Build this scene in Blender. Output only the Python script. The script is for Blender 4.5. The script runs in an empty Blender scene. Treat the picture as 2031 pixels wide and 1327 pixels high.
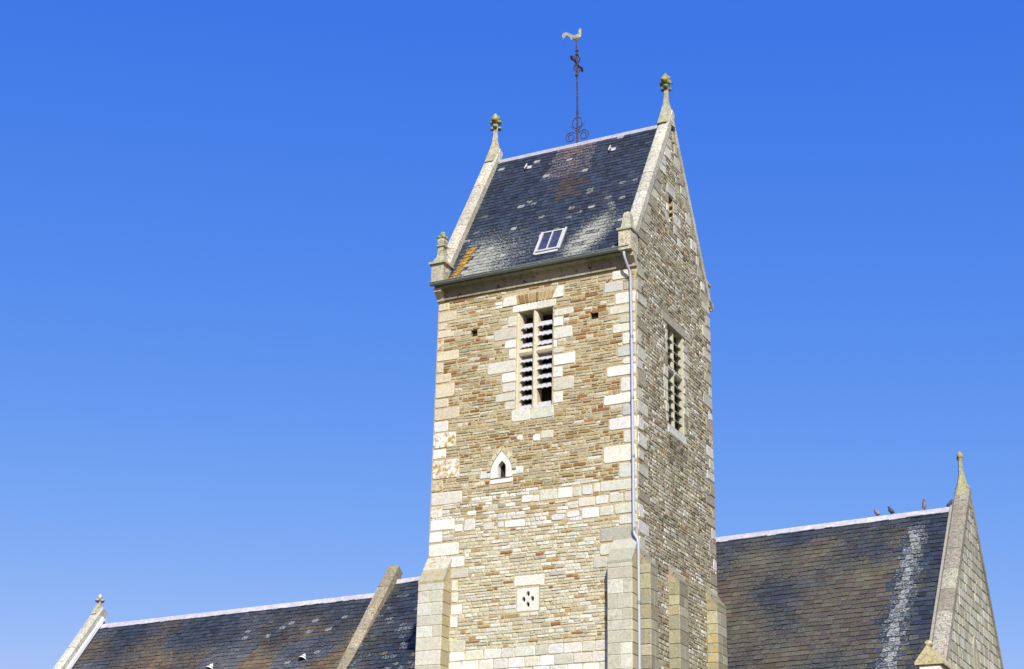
import bpy, bmesh, math, random
from math import radians, sin, cos, pi, sqrt
from mathutils import Vector, Matrix, noise
from mathutils.geometry import tessellate_polygon

rnd = random.Random(7)
scene = bpy.context.scene
col = scene.collection

# ------------------------------------------------------------------ camera, sky, sun, exposure
pitch, roll, yaw = radians(22.0), radians(1.3), radians(-27.4)
W = Vector((sin(yaw) * cos(pitch), cos(yaw) * cos(pitch), sin(pitch)))
r0 = Vector((cos(yaw), -sin(yaw), 0))
u0 = r0.cross(W)
RR = r0 * cos(roll) + u0 * sin(roll)
UU = -r0 * sin(roll) + u0 * cos(roll)
cam_d = bpy.data.cameras.new('camera')
cam = bpy.data.objects.new('camera', cam_d)
col.objects.link(cam)
cam_d.lens = 56.72
cam_d.sensor_width = 36
cam_d.sensor_fit = 'HORIZONTAL'
cam_d.clip_end = 3000
cam.matrix_world = Matrix(((RR.x, UU.x, -W.x, 16.363), (RR.y, UU.y, -W.y, -39.237), (RR.z, UU.z, -W.z, 1.6), (0, 0, 0, 1)))
scene.camera = cam

SUN_EL, SUN_AZ = radians(38), radians(32)        # azimuth measured from the front wall's normal towards the right
world = bpy.data.worlds.new('World')
scene.world = world
world.use_nodes = True
wn = world.node_tree
wn.nodes.clear()
wo = wn.nodes.new('ShaderNodeOutputWorld')
bg = wn.nodes.new('ShaderNodeBackground')
sky = wn.nodes.new('ShaderNodeTexSky')
sky.sky_type = 'NISHITA'
sky.sun_disc = False
sky.sun_elevation = SUN_EL
sky.sun_rotation = pi - SUN_AZ
sky.altitude = 0
sky.air_density = 1.0
sky.dust_density = 0.3
sky.ozone_density = 3.0
sep = wn.nodes.new('ShaderNodeSeparateColor')
comb = wn.nodes.new('ShaderNodeCombineColor')
wn.links.new(sky.outputs[0], sep.inputs[0])
# the saturated slide-film blue: one response curve per channel for the whole sky
for ch, (gain, power) in enumerate(((0.31, 1.62), (0.665, 0.92), (3.6, 0.19))):
    pw = wn.nodes.new('ShaderNodeMath')
    pw.operation = 'POWER'
    pw.inputs[1].default_value = power
    gn = wn.nodes.new('ShaderNodeMath')
    gn.operation = 'MULTIPLY'
    gn.inputs[1].default_value = gain
    wn.links.new(sep.outputs[ch], pw.inputs[0])
    wn.links.new(pw.outputs[0], gn.inputs[0])
    wn.links.new(gn.outputs[0], comb.inputs[ch])
bg.inputs['Strength'].default_value = 0.13
wn.links.new(comb.outputs[0], bg.inputs['Color'])
wn.links.new(bg.outputs[0], wo.inputs['Surface'])

sd = bpy.data.lights.new('sun', 'SUN')
sd.energy = 4.6
sd.angle = radians(0.53)
sd.color = (1.0, 0.975, 0.895)
sun = bpy.data.objects.new('sun', sd)
col.objects.link(sun)
sv = Vector((sin(SUN_AZ) * cos(SUN_EL), -cos(SUN_AZ) * cos(SUN_EL), sin(SUN_EL)))
sun.rotation_euler = sv.to_track_quat('Z', 'Y').to_euler()
sun.location = (20, -40, 60)

scene.view_settings.view_transform = 'Standard'
scene.view_settings.look = 'None'
scene.view_settings.gamma = 1
scene.view_settings.use_curve_mapping = False
scene.view_settings.exposure = 0.45
scene.render.engine = 'CYCLES'
scene.cycles.max_bounces = 5

# ------------------------------------------------------------------ colours
def lin(c, k=1.5):
    o = []
    for v in c:
        v = v / 255
        o.append((v / 12.92 if v <= 0.04045 else ((v + 0.055) / 1.055) ** 2.4) / k)
    return tuple(o)


def jit(c, a=0.1):
    f = 1 + rnd.uniform(-a, a)
    return tuple(max(0.004, min(0.82, v * f * (1 + rnd.uniform(-a * .25, a * .25)))) for v in c)


def pick(pal):
    t = rnd.random() * sum(p[0] for p in pal)
    for w, c in pal:
        t -= w
        if t <= 0:
            return c
    return pal[-1][1]


UPPER = [(34, (194, 175, 134)), (30, (208, 193, 156)), (5, (160, 116, 74)), (10, (178, 146, 96)), (9, (186, 178, 152)), (12, (230, 223, 200))]
LOWER = [(46, (228, 220, 190)), (12, (210, 196, 160)), (28, (242, 237, 220)), (5, (194, 162, 112)), (2, (170, 122, 78)), (10, (208, 202, 180))]
BAND = [(60, (246, 243, 232)), (28, (230, 220, 190)), (8, (204, 184, 142))]
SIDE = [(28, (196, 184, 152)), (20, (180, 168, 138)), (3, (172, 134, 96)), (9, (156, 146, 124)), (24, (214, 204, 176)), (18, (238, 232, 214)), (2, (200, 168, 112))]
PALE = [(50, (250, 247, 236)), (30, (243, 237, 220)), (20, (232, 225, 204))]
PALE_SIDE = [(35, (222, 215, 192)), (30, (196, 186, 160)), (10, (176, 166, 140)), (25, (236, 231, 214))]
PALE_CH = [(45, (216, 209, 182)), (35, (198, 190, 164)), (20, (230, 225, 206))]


def C(pal, a=0.1):
    r, g_, b = jit(lin(pick(pal)), a)
    return (r * .97, g_, b * .985)


# ------------------------------------------------------------------ mesh building
class MB:
    def __init__(s):
        s.v, s.f, s.c, s.l, s.fa = [], [], [], [], []

    def face(s, pts, c=(1, 1, 1), a=0.0, l=(.5, .5, .45)):
        n = len(s.v)
        s.v += [tuple(p) for p in pts]
        s.f.append(tuple(range(n, n + len(pts))))
        s.c.append((c[0], c[1], c[2], a))
        s.l.append((l[0], l[1], l[2], 1))
        s.fa.append(None)

    def faces(s, verts, fs, c=(1, 1, 1), a=0.0, l=(.5, .5, .45)):
        n = len(s.v)
        s.v += [tuple(p) for p in verts]
        for f in fs:
            s.f.append(tuple(n + i for i in f))
            s.c.append((c[0], c[1], c[2], 0.0 if callable(a) else a))
            s.l.append((l[0], l[1], l[2], 1))
            s.fa.append(a if callable(a) else None)

    def box(s, a, b, c=(1, 1, 1), al=0.0):
        x0, y0, z0 = a
        x1, y1, z1 = b
        v = [(x0, y0, z0), (x1, y0, z0), (x1, y1, z0), (x0, y1, z0), (x0, y0, z1), (x1, y0, z1), (x1, y1, z1), (x0, y1, z1)]
        s.faces(v, [(3, 2, 1, 0), (4, 5, 6, 7), (0, 1, 5, 4), (1, 2, 6, 5), (2, 3, 7, 6), (3, 0, 4, 7)], c, al)

    def build(s, name, mat, parent=None, label=None, kind=None, smooth=False):
        P = Vector(parent.get('_w', (0, 0, 0))) if parent else Vector((0, 0, 0))
        xs = [p[0] for p in s.v]; ys = [p[1] for p in s.v]; zs = [p[2] for p in s.v]
        o0 = Vector(((min(xs) + max(xs)) / 2, (min(ys) + max(ys)) / 2, min(zs)))
        me = bpy.data.meshes.new(name)
        me.from_pydata([(p[0] - o0.x, p[1] - o0.y, p[2] - o0.z) for p in s.v], [], s.f)
        for an, src in (('Col', s.c), ('Lich', s.l)):
            at = me.color_attributes.new(an, 'FLOAT_COLOR', 'CORNER')
            buf = []
            for f, c, fa in zip(s.f, src, s.fa):
                if fa and an == 'Col':
                    for i in f:
                        buf += [c[0], c[1], c[2], fa(s.v[i])]
                else:
                    buf += list(c) * len(f)
            at.data.foreach_set('color', buf)
        if smooth:
            me.polygons.foreach_set('use_smooth', [True] * len(me.polygons))
        me.materials.append(mat)
        me.update()
        o = bpy.data.objects.new(name, me)
        col.objects.link(o)
        o.location = o0 - P
        o['_w'] = tuple(o0)
        if parent:
            o.parent = parent
        if label:
            o['label'] = label
        if kind:
            o['kind'] = kind
        return o


def thing(name, loc, label, cat, group=None):
    o = bpy.data.objects.new(name, None)
    o.empty_display_size = 0.5
    col.objects.link(o)
    o.location = loc
    o['_w'] = tuple(loc)
    o['label'] = label
    o['category'] = cat
    if group:
        o['group'] = group
    return o


# ------------------------------------------------------------------ materials
def N(nt, t, **k):
    n = nt.nodes.new(t)
    for a, b in k.items():
        setattr(n, a, b)
    return n


def noise_node(nt, pos, scale, detail=3, rough=0.6, dist=0.0):
    n = N(nt, 'ShaderNodeTexNoise')
    n.inputs['Scale'].default_value = scale
    n.inputs['Detail'].default_value = detail
    n.inputs['Roughness'].default_value = rough
    n.inputs['Distortion'].default_value = dist
    nt.links.new(pos, n.inputs['Vector'])
    return n.outputs['Fac']


def ramp(nt, fac, pts):
    n = N(nt, 'ShaderNodeValToRGB')
    while len(n.color_ramp.elements) < len(pts):
        n.color_ramp.elements.new(0.5)
    for e, (p, c) in zip(n.color_ramp.elements, pts):
        e.position = p
        e.color = (c[0], c[1], c[2], 1) if isinstance(c, tuple) else (c, c, c, 1)
    nt.links.new(fac, n.inputs[0])
    return n.outputs[0]


def mix(nt, fac, a, b, mode='MIX'):
    n = N(nt, 'ShaderNodeMix', data_type='RGBA', blend_type=mode)
    for sock, v in ((n.inputs[0], fac), (n.inputs[6], a), (n.inputs[7], b)):
        if isinstance(v, (int, float)):
            sock.default_value = v
        elif isinstance(v, tuple):
            sock.default_value = (v[0], v[1], v[2], 1)
        else:
            nt.links.new(v, sock)
    return n.outputs[2]


def math_n(nt, op, a, b=None):
    n = N(nt, 'ShaderNodeMath', operation=op)
    for s_, v in zip(n.inputs, (a, b)):
        if v is None:
            continue
        if isinstance(v, (int, float)):
            s_.default_value = v
        else:
            nt.links.new(v, s_)
    return n.outputs[0]


def stone_mat(name, speck=0.5, stain=0.5, lich=(.30, .26, .17), bump=0.5, rough=0.92, fixed=None, blot=0.0, dark=(.16, .13, .10), patch=7.0):
    m = bpy.data.materials.new(name)
    m.use_nodes = True
    nt = m.node_tree
    b = nt.nodes['Principled BSDF']
    pos = N(nt, 'ShaderNodeNewGeometry').outputs['Position']
    if fixed is None:
        at = N(nt, 'ShaderNodeAttribute', attribute_name='Col')
        base, alpha = at.outputs['Color'], at.outputs['Alpha']
        lc = N(nt, 'ShaderNodeAttribute', attribute_name='Lich').outputs['Color']
    else:
        rgb = N(nt, 'ShaderNodeRGB')
        rgb.outputs[0].default_value = (fixed[0], fixed[1], fixed[2], 1)
        base, alpha, lc = rgb.outputs[0], None, None
    fine = noise_node(nt, pos, 20, 4, 0.8)
    med = noise_node(nt, pos, 6, 4, 0.65)
    big = noise_node(nt, pos, 0.9, 4, 0.6)
    c = mix(nt, 1.0, base, ramp(nt, fine, [(0.34, 1 - speck * .75), (0.5, 1.0), (0.68, 1 + speck * .4)]), 'MULTIPLY')
    c = mix(nt, 1.0, c, ramp(nt, med, [(0.3, 1 - speck * .35), (0.5, 1.0), (0.75, 1 + speck * .15)]), 'MULTIPLY')
    c = mix(nt, ramp(nt, big, [(0.45, 0.0), (0.75, stain)]), c, lich)
    # dark crusty spots
    v = noise_node(nt, pos, 14, 4, 0.75)
    c = mix(nt, ramp(nt, v, [(0.60 - blot * .12, 0.0), (0.70 - blot * .08, (0.55 if blot < .7 else 0.95) * max(blot, speck))]), c, dark)
    if alpha is not None:
        mp = N(nt, 'ShaderNodeMapping')
        mp.inputs['Scale'].default_value = (1.0, 1.5, 1.7) if patch > 8 else (1, 1, 1)
        nt.links.new(pos, mp.inputs['Vector'])
        pl = noise_node(nt, mp.outputs[0], patch, 4, 0.72)
        th = math_n(nt, 'SUBTRACT', math_n(nt, 'ADD', alpha, pl), 0.86)
        th = math_n(nt, 'MULTIPLY', th, 7.0)
        n = N(nt, 'ShaderNodeClamp')
        nt.links.new(th, n.inputs[0])
        c = mix(nt, n.outputs[0], c, lc)
    nt.links.new(c, b.inputs['Base Color'])
    b.inputs['Roughness'].default_value = rough
    b.inputs['Specular IOR Level'].default_value = 0.25
    bp = N(nt, 'ShaderNodeBump')
    bp.inputs['Strength'].default_value = bump
    bp.inputs['Distance'].default_value = 0.03
    nt.links.new(noise_node(nt, pos, 16, 5, 0.7), bp.inputs['Height'])
    nt.links.new(bp.outputs[0], b.inputs['Normal'])
    return m


def plain_mat(name, c, rough=0.5, metal=0.0, var=0.2, scale=12, second=None, spec=0.5):
    m = bpy.data.materials.new(name)
    m.use_nodes = True
    nt = m.node_tree
    b = nt.nodes['Principled BSDF']
    pos = N(nt, 'ShaderNodeNewGeometry').outputs['Position']
    f = noise_node(nt, pos, scale, 4, 0.65)
    cc = mix(nt, 1.0, (c[0], c[1], c[2]), ramp(nt, f, [(0.3, 1 - var), (0.7, 1 + var * .5)]), 'MULTIPLY')
    if second:
        g = noise_node(nt, pos, scale * .6, 4, 0.7)
        cc = mix(nt, ramp(nt, g, [(0.48, 0.0), (0.6, 1.0)]), cc, second)
    nt.links.new(cc, b.inputs['Base Color'])
    b.inputs['Roughness'].default_value = rough
    b.inputs['Metallic'].default_value = metal
    b.inputs['Specular IOR Level'].default_value = spec
    return m


M_STONE = stone_mat('rubble stone', speck=0.5, stain=0.15, lich=(.22, .17, .10))
M_BLOCK = stone_mat('limestone block', speck=0.34, stain=0.12, lich=(.40, .34, .22), bump=0.35, dark=(.30, .25, .16))
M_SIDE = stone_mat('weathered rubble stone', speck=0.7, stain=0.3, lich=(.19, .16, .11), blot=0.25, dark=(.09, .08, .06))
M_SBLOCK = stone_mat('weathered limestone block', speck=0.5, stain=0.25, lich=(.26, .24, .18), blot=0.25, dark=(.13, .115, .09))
M_COPE = stone_mat('lichened coping stone', speck=0.7, stain=0.4, lich=(.28, .25, .18), blot=0.75, dark=(.15, .125, .10))
M_COPE_D = stone_mat('dark weathered coping stone', speck=0.8, stain=0.6, lich=(.20, .165, .12), blot=0.9, dark=(.11, .085, .065))
M_FIN = stone_mat('mossy carved stone', speck=0.7, stain=0.5, lich=(.24, .24, .16), blot=0.4, dark=(.10, .09, .05))
M_MORT = stone_mat('lime mortar', speck=0.5, stain=0.3, lich=(.27, .20, .11), fixed=lin((214, 196, 156)), bump=0.6)
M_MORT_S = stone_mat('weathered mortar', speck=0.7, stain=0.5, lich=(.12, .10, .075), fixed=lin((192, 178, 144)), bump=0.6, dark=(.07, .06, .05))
M_SLATE = stone_mat('roof slate', speck=0.75, stain=0.2, lich=(.05, .05, .055), bump=0.5, rough=0.66, dark=(.018, .02, .026), patch=17.0)
M_RIDGE = plain_mat('pale ridge mortar', (.46, .45, .49), 0.85, var=0.35, scale=5, second=(.36, .35, .37))
M_RIDGE_T = plain_mat('grey ridge mortar', (.34, .34, .37), 0.8, var=0.3)
M_LOUV_S = plain_mat('greened louvre', (.36, .38, .33), 0.7, var=0.25, second=(.20, .24, .16))
M_LOUV = plain_mat('zinc louvre', (.48, .48, .50), 0.65, var=0.35, scale=16, second=(.36, .36, .35))
M_ZINC = plain_mat('zinc gutter', (.24, .27, .25), 0.5, 0.3, var=0.25)
M_PIPE = plain_mat('pale painted downpipe', (.38, .40, .46), 0.45, var=0.08)
M_IRON = plain_mat('rusty wrought iron', (.035, .028, .028), 0.8, var=0.4, scale=20, second=(.10, .05, .038))
M_COCK = plain_mat('tarnished pale metal', (.34, .36, .27), 0.5, 0.2, var=0.3, scale=14)
M_DARK = plain_mat('dark timber and opening shade', (.02, .016, .012), 0.9)  # roof boarding, and the painted shade inside openings
M_FRAME = plain_mat('white painted frame', (.46, .46, .44), 0.6, var=0.15)
M_GLASS = plain_mat('window glass', (.05, .055, .08), 0.12, var=0.5, scale=6, spec=0.8)
M_LEAD = plain_mat('lead flashing', (.30, .31, .33), 0.6, var=0.2)
M_WHITE = plain_mat('white vent metal', (.75, .76, .78), 0.5, var=0.06)
M_FEATH = plain_mat('grey feathers', (.16, .14, .15), 0.8, var=0.4, scale=30, second=(.33, .29, .27))
M_FEATH2 = plain_mat('dark feathers', (.05, .05, .06), 0.8, var=0.4, scale=30)
M_GRASS = plain_mat('grass', (.07, .11, .035), 0.95, var=0.5, scale=2, second=(.10, .10, .05))
M_PATH = plain_mat('gravel', (.28, .25, .20), 0.95, var=0.3, scale=5)

# ------------------------------------------------------------------ faces: map (u, z, d) to the world
def FR(u, z, d):
    return (u, -d, z)


def SD(u, z, d):
    return (d, u, z)


def plane_at(kind, off):
    if kind == 'F':
        return lambda u, z, d: (u, off - d, z)
    return lambda u, z, d: (off + d, u, z)


def stone(mb, F, u0, u1, z0, z1, d0, d1, c, a=0.0, l=(.5, .5, .45), rough=True, j=0.012):
    w, h = u1 - u0, z1 - z0
    if rough:
        k = min(w, h) * rnd.uniform(.08, .3 if h < .2 else .14)
        jj = lambda: rnd.uniform(-j, j)
        P = [(u0 + k, z0), (u1 - k, z0), (u1, z0 + k), (u1, z1 - k), (u1 - k, z1), (u0 + k, z1), (u0, z1 - k), (u0, z0 + k)]
        P = [(p[0] + jj(), p[1] + jj() * .6) for p in P]
        cu, cz = (u0 + u1) / 2, (z0 + z1) / 2
        b = min(min(w, h) * .16, .018)
        Q = [(p[0] + (cu - p[0]) / (w / 2) * b, p[1] + (cz - p[1]) / (h / 2) * b) for p in P]
        n = 8
    else:
        jj = lambda: rnd.uniform(-j, j) * .5
        P = [(u0 + jj(), z0 + jj()), (u1 + jj(), z0 + jj()), (u1 + jj(), z1 + jj()), (u0 + jj(), z1 + jj())]
        cu, cz = (u0 + u1) / 2, (z0 + z1) / 2
        b = 0.014
        Q = [(p[0] + (b if p[0] < cu else -b), p[1] + (b if p[1] < cz else -b)) for p in P]
        n = 4
    tilt = [d1 + rnd.uniform(-.5, .5) * (d1 - d0) * .18 for _ in range(n)]
    V = [F(p[0], p[1], d0) for p in P] + [F(q[0], q[1], t) for q, t in zip(Q, tilt)]
    fs = [tuple(n + i for i in range(n))] + [(i, (i + 1) % n, n + (i + 1) % n, n + i) for i in range(n)]
    mb.faces(V, fs, c, a, l)


def subtract(iv, blocks):
    out = [iv]
    for b0, b1 in blocks:
        nx = []
        for a0, a1 in out:
            if b1 <= a0 or b0 >= a1:
                nx.append((a0, a1))
                continue
            if b0 > a0:
                nx.append((a0, b0))
            if b1 < a1:
                nx.append((b1, a1))
        out = nx
    return out


def courses(z0, z1, hmin, hmax, rows, wmin, wmax, obst, lim=None, wavy=0.0):
    """Stones (u0,u1,z0,z1) that fill the wall between the limits and leave the obstacles free."""
    res = []
    z = z0
    while z < z1 - 0.04:
        h = rnd.uniform(hmin, hmax)
        zc = z + h / 2
        a0, a1 = rows(zc)
        if a1 - a0 > .1:
            bl = [(o[0] - .008, o[1] + .008) for o in obst if o[2] < zc + h * .18 and o[3] > zc - h * .18]
            for s0, s1 in subtract((a0, a1), bl):
                u = s0
                while u < s1 - .03:
                    w = rnd.uniform(wmin, wmax) * rnd.choice((.55, .8, 1, 1, 1.25))
                    if s1 - (u + w) < wmin * .5:
                        w = s1 - u
                    hh = h
                    g = rnd.uniform(.006, .016)
                    ub, zb = u + g, z + g * .8
                    ue, ze = u + w - g, z + hh - g * .8
                    dz = wavy * noise.noise(Vector((u * .4, z * .7, 0)))
                    if ue - ub > .04:
                        if h > .12 and rnd.random() < .22 and wavy:
                            zm = z + h * rnd.uniform(.4, .6)
                            res.append((ub, ue, zb + dz, zm - .007 + dz))
                            res.append((ub, ue, zm + .007 + dz, ze + dz))
                        else:
                            res.append((ub, ue, zb + dz, ze + dz))
                    u += w
        z += h
    return res


def wall_sheet(mb, F, u0, u1, z0, z1, holes, depth, c=(1, 1, 1), thick=None):
    """A wall face with rectangular openings, their reveals and a closed dark chamber behind each."""
    us = sorted({u0, u1, *[h[0] for h in holes], *[h[1] for h in holes]})
    zs = sorted({z0, z1, *[h[2] for h in holes], *[h[3] for h in holes]})
    for a, b in zip(us, us[1:]):
        for p, q in zip(zs, zs[1:]):
            m, n = (a + b) / 2, (p + q) / 2
            if any(h[0] < m < h[1] and h[2] < n < h[3] for h in holes):
                continue
            mb.face([F(a, p, 0), F(b, p, 0), F(b, q, 0), F(a, q, 0)], c)
    for h in holes:
        a, b, p, q = h[:4]
        d = -depth
        mb.face([F(a, p, 0), F(a, p, d), F(a, q, d), F(a, q, 0)][::-1], c)
        mb.face([F(b, p, 0), F(b, p, d), F(b, q, d), F(b, q, 0)], c)
        mb.face([F(a, p, 0), F(b, p, 0), F(b, p, d), F(a, p, d)][::-1], c)
        mb.face([F(a, q, 0), F(b, q, 0), F(b, q, d), F(a, q, d)], c)
        mb.face([F(a, p, d), F(b, p, d), F(b, q, d), F(a, q, d)], c)


def plate(mb, F, outer, holes, d0, d1, c, a=0.0):
    """A slab with holes: outline and holes are lists of (u, z)."""
    loops = [outer] + holes
    pts = [p for l_ in loops for p in l_]
    tris = tessellate_polygon([[Vector((p[0], p[1], 0)) for p in l_] for l_ in loops])
    V = [F(p[0], p[1], d1) for p in pts]
    fs = []
    for t in tris:
        p, q, r = (pts[i] for i in t)
        ar = (q[0] - p[0]) * (r[1] - p[1]) - (q[1] - p[1]) * (r[0] - p[0])
        fs.append(tuple(t) if ar > 0 else tuple(t[::-1]))
    mb.faces(V, fs, c, a)
    for l_ in loops:
        n = len(l_)
        for i in range(n):
            p, q = l_[i], l_[(i + 1) % n]
            mb.face([F(p[0], p[1], d0), F(q[0], q[1], d0), F(q[0], q[1], d1), F(p[0], p[1], d1)], c, a)


def prism(mb, pts2, F3, t0, t1, c=(1, 1, 1), a=0.0, l=(.4, .35, .2)):
    """Closed polygon pts2 swept from t0 to t1; F3 maps (p, q, t) to the world."""
    n = len(pts2)
    V = [F3(p, q, t0) for p, q in pts2] + [F3(p, q, t1) for p, q in pts2]
    mb.faces(V, [tuple(range(n))[::-1], tuple(range(n, 2 * n))] + [(i, (i + 1) % n, n + (i + 1) % n, n + i) for i in range(n)], c, a, l)


def tube(mb, pts, r, n=6, c=(1, 1, 1)):
    pts = [Vector(p) for p in pts]
    rings = []
    for i, p in enumerate(pts):
        t = (pts[min(i + 1, len(pts) - 1)] - pts[max(i - 1, 0)]).normalized()
        a = t.cross(Vector((0.3, 0.1, 1)) if abs(t.z) < .9 else Vector((1, 0, 0))).normalized()
        b = t.cross(a)
        rr = r[i] if isinstance(r, (list, tuple)) else r
        rings.append([p + a * rr * cos(2 * pi * k / n) + b * rr * sin(2 * pi * k / n) for k in range(n)])
    V = [tuple(v) for rg in rings for v in rg]
    fs = []
    for i in range(len(rings) - 1):
        for k in range(n):
            k2 = (k + 1) % n
            fs.append((i * n + k, i * n + k2, (i + 1) * n + k2, (i + 1) * n + k))
    fs.append(tuple(range(n))[::-1])
    fs.append(tuple(range((len(rings) - 1) * n, len(rings) * n)))
    mb.faces(V, fs, c)


def loft(mb, cx, cy, secs, c, n=8, rot=pi / 8, a=0.0, l=(.4, .3, .05), lump=0.0):
    """Stacked n-gon sections (z, half-x, half-y)."""
    V, fs = [], []
    for z, hx, hy in secs:
        for k in range(n):
            t = rot + 2 * pi * k / n
            s_ = 1 + (rnd.uniform(-lump, lump) if lump else 0)
            V.append((cx + hx * s_ * cos(t) / cos(pi / n), cy + hy * s_ * sin(t) / cos(pi / n), z))
    m = len(secs)
    for i in range(m - 1):
        for k in range(n):
            k2 = (k + 1) % n
            fs.append((i * n + k, i * n + k2, (i + 1) * n + k2, (i + 1) * n + k))
    fs.append(tuple(range(n))[::-1])
    fs.append(tuple(range((m - 1) * n, m * n)))
    mb.faces(V, fs, c, a, l)


def lumpball(mb, c, r, colr, seed=0, a=0.0, l=(.4, .3, .05), am=0.2):
    bm = bmesh.new()
    bmesh.ops.create_icosphere(bm, subdivisions=2, radius=1)
    V = []
    for v in bm.verts:
        f = 1 + am * noise.noise(v.co * 1.7 + Vector((seed * 3.1, seed, 0)))
        V.append((c[0] + v.co.x * r[0] * f, c[1] + v.co.y * r[1] * f, c[2] + v.co.z * r[2] * f))
    mb.faces(V, [tuple(x.index for x in f.verts) for f in bm.faces], colr, a, l)
    bm.free()


# ================================================================== GROUND
g = MB()
g.face([(-900, -900, 0), (900, -900, 0), (900, 900, 0), (-900, 900, 0)])
g.build('ground', M_GRASS, kind='structure')
g = MB()
g.face([(-34, -4.5, .004), (14, -4.5, .004), (14, -1.5, .004), (-34, -1.5, .004)])
g.build('path', M_PATH, kind='structure')

# ================================================================== BELL TOWER
TX0, TX1, TY0, TY1 = -6.52, 0.0, 0.0, 6.1
ZT = 20.93                       # top of the wall under the cornice
tower = thing('church_tower', (-3.26, 3.05, 0), 'tall rubble stone bell tower with steep slate saddleback roof and louvred belfry windows', 'tower')
SL = 5.83 / 3.30                 # roof slope
EY, EZ = -0.30, 21.35            # eave line of the slates
YC = 3.0


def rakes(z, off=0.0):
    """y where the two roof slopes stand at height z (off: outward shift)."""
    t = (z - EZ) / SL
    return EY + t - off, 2 * YC - EY - t + off


# --- openings
B_OPEN = (-3.80, -2.64, 17.06, 20.13)      # belfry, front
L_OPEN = (-4.42, -3.95, 15.06, 15.75)
Q_OPEN = (-3.60, -2.98, 11.20, 11.80)
H1, H2 = (-5.36, -5.14, 19.60, 19.82), (-1.44, -1.18, 19.50, 19.73)
S_OPEN = (2.36, 3.62, 16.90, 20.02)        # belfry, right
G_OPEN = (2.66, 3.02, 23.62, 24.45)        # gable slit

mb = MB()
wall_sheet(mb, FR, TX0, TX1, 0, ZT, [B_OPEN, L_OPEN, Q_OPEN, H1, H2], 1.4)
mb.face([(TX0, 0, ZT), (TX1, 0, ZT), (TX1, 0, 21.3), (TX0, 0, 21.3)])
mb.face([(TX0, TY1, 0), (TX0, 0, 0), (TX0, 0, 21.3), (TX0, TY1, 21.3)])
mb.face([(TX1, TY1, 0), (TX0, TY1, 0), (TX0, TY1, 21.3), (TX1, TY1, 21.3)])
mb.face([(TX0, TY1, 21.3), (TX0, 0, 21.3), (TX0, YC, 27.1)])
front_wall = mb.build('front_wall', M_MORT, tower)
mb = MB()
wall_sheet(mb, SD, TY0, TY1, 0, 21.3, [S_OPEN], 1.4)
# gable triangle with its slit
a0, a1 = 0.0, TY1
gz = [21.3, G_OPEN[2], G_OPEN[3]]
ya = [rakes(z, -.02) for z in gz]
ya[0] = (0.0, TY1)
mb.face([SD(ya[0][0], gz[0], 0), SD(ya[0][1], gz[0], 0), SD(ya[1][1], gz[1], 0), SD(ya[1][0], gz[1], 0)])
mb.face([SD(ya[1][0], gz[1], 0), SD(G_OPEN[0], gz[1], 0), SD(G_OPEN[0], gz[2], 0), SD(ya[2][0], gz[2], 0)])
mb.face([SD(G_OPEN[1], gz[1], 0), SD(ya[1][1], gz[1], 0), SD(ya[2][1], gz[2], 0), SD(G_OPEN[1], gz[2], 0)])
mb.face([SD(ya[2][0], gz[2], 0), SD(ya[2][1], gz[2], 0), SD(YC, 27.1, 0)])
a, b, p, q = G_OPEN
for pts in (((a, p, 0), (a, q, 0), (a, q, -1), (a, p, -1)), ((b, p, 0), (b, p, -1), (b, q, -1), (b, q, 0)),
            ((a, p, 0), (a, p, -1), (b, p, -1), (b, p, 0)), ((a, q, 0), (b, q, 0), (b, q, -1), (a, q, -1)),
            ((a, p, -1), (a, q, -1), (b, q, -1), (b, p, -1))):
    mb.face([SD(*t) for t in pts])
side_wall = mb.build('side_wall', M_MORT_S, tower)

# --- pale dressed blocks of the front wall, each a piece
QL = [(-6.50, -6.15, 20.61, 20.86), (-6.50, -5.89, 20.24, 20.54), (-6.50, -6.2, 19.99, 20.2), (-6.50, -6.08, 19.72, 19.96), (-6.06, -5.95, 19.71, 19.91), (-6.50, -6.30, 19.33, 19.68),
      (-6.50, -5.76, 18.96, 19.28), (-6.50, -6.27, 18.59, 18.92), (-6.50, -6.0, 18.27, 18.54), (-6.50, -5.87, 17.80, 18.22), (-6.50, -6.05, 17.48, 17.75),
      (-6.50, -5.67, 17.08, 17.44), (-6.50, -6.03, 16.72, 17.04), (-6.50, -5.75, 16.22, 16.68), (-6.50, -6.07, 15.89, 16.18), (-6.50, -5.59, 15.26, 15.84), (-6.50, -6.14, 14.89, 15.22),
      (-6.50, -5.48, 14.48, 14.85), (-6.50, -6.12, 14.10, 14.44), (-6.50, -5.70, 13.72, 14.05), (-6.50, -6.09, 13.38, 13.68), (-6.50, -5.53, 12.95, 13.33),
      (-5.82, -5.34, 12.59, 12.90), (-5.84, -5.20, 12.26, 12.54), (-5.72, -5.52, 11.91, 12.21), (-5.72, -5.50, 11.58, 11.86), (-5.72, -5.36, 11.22, 11.52), (-5.72, -5.49, 10.87, 11.17), (-5.72, -5.23, 10.18, 10.52)]
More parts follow.
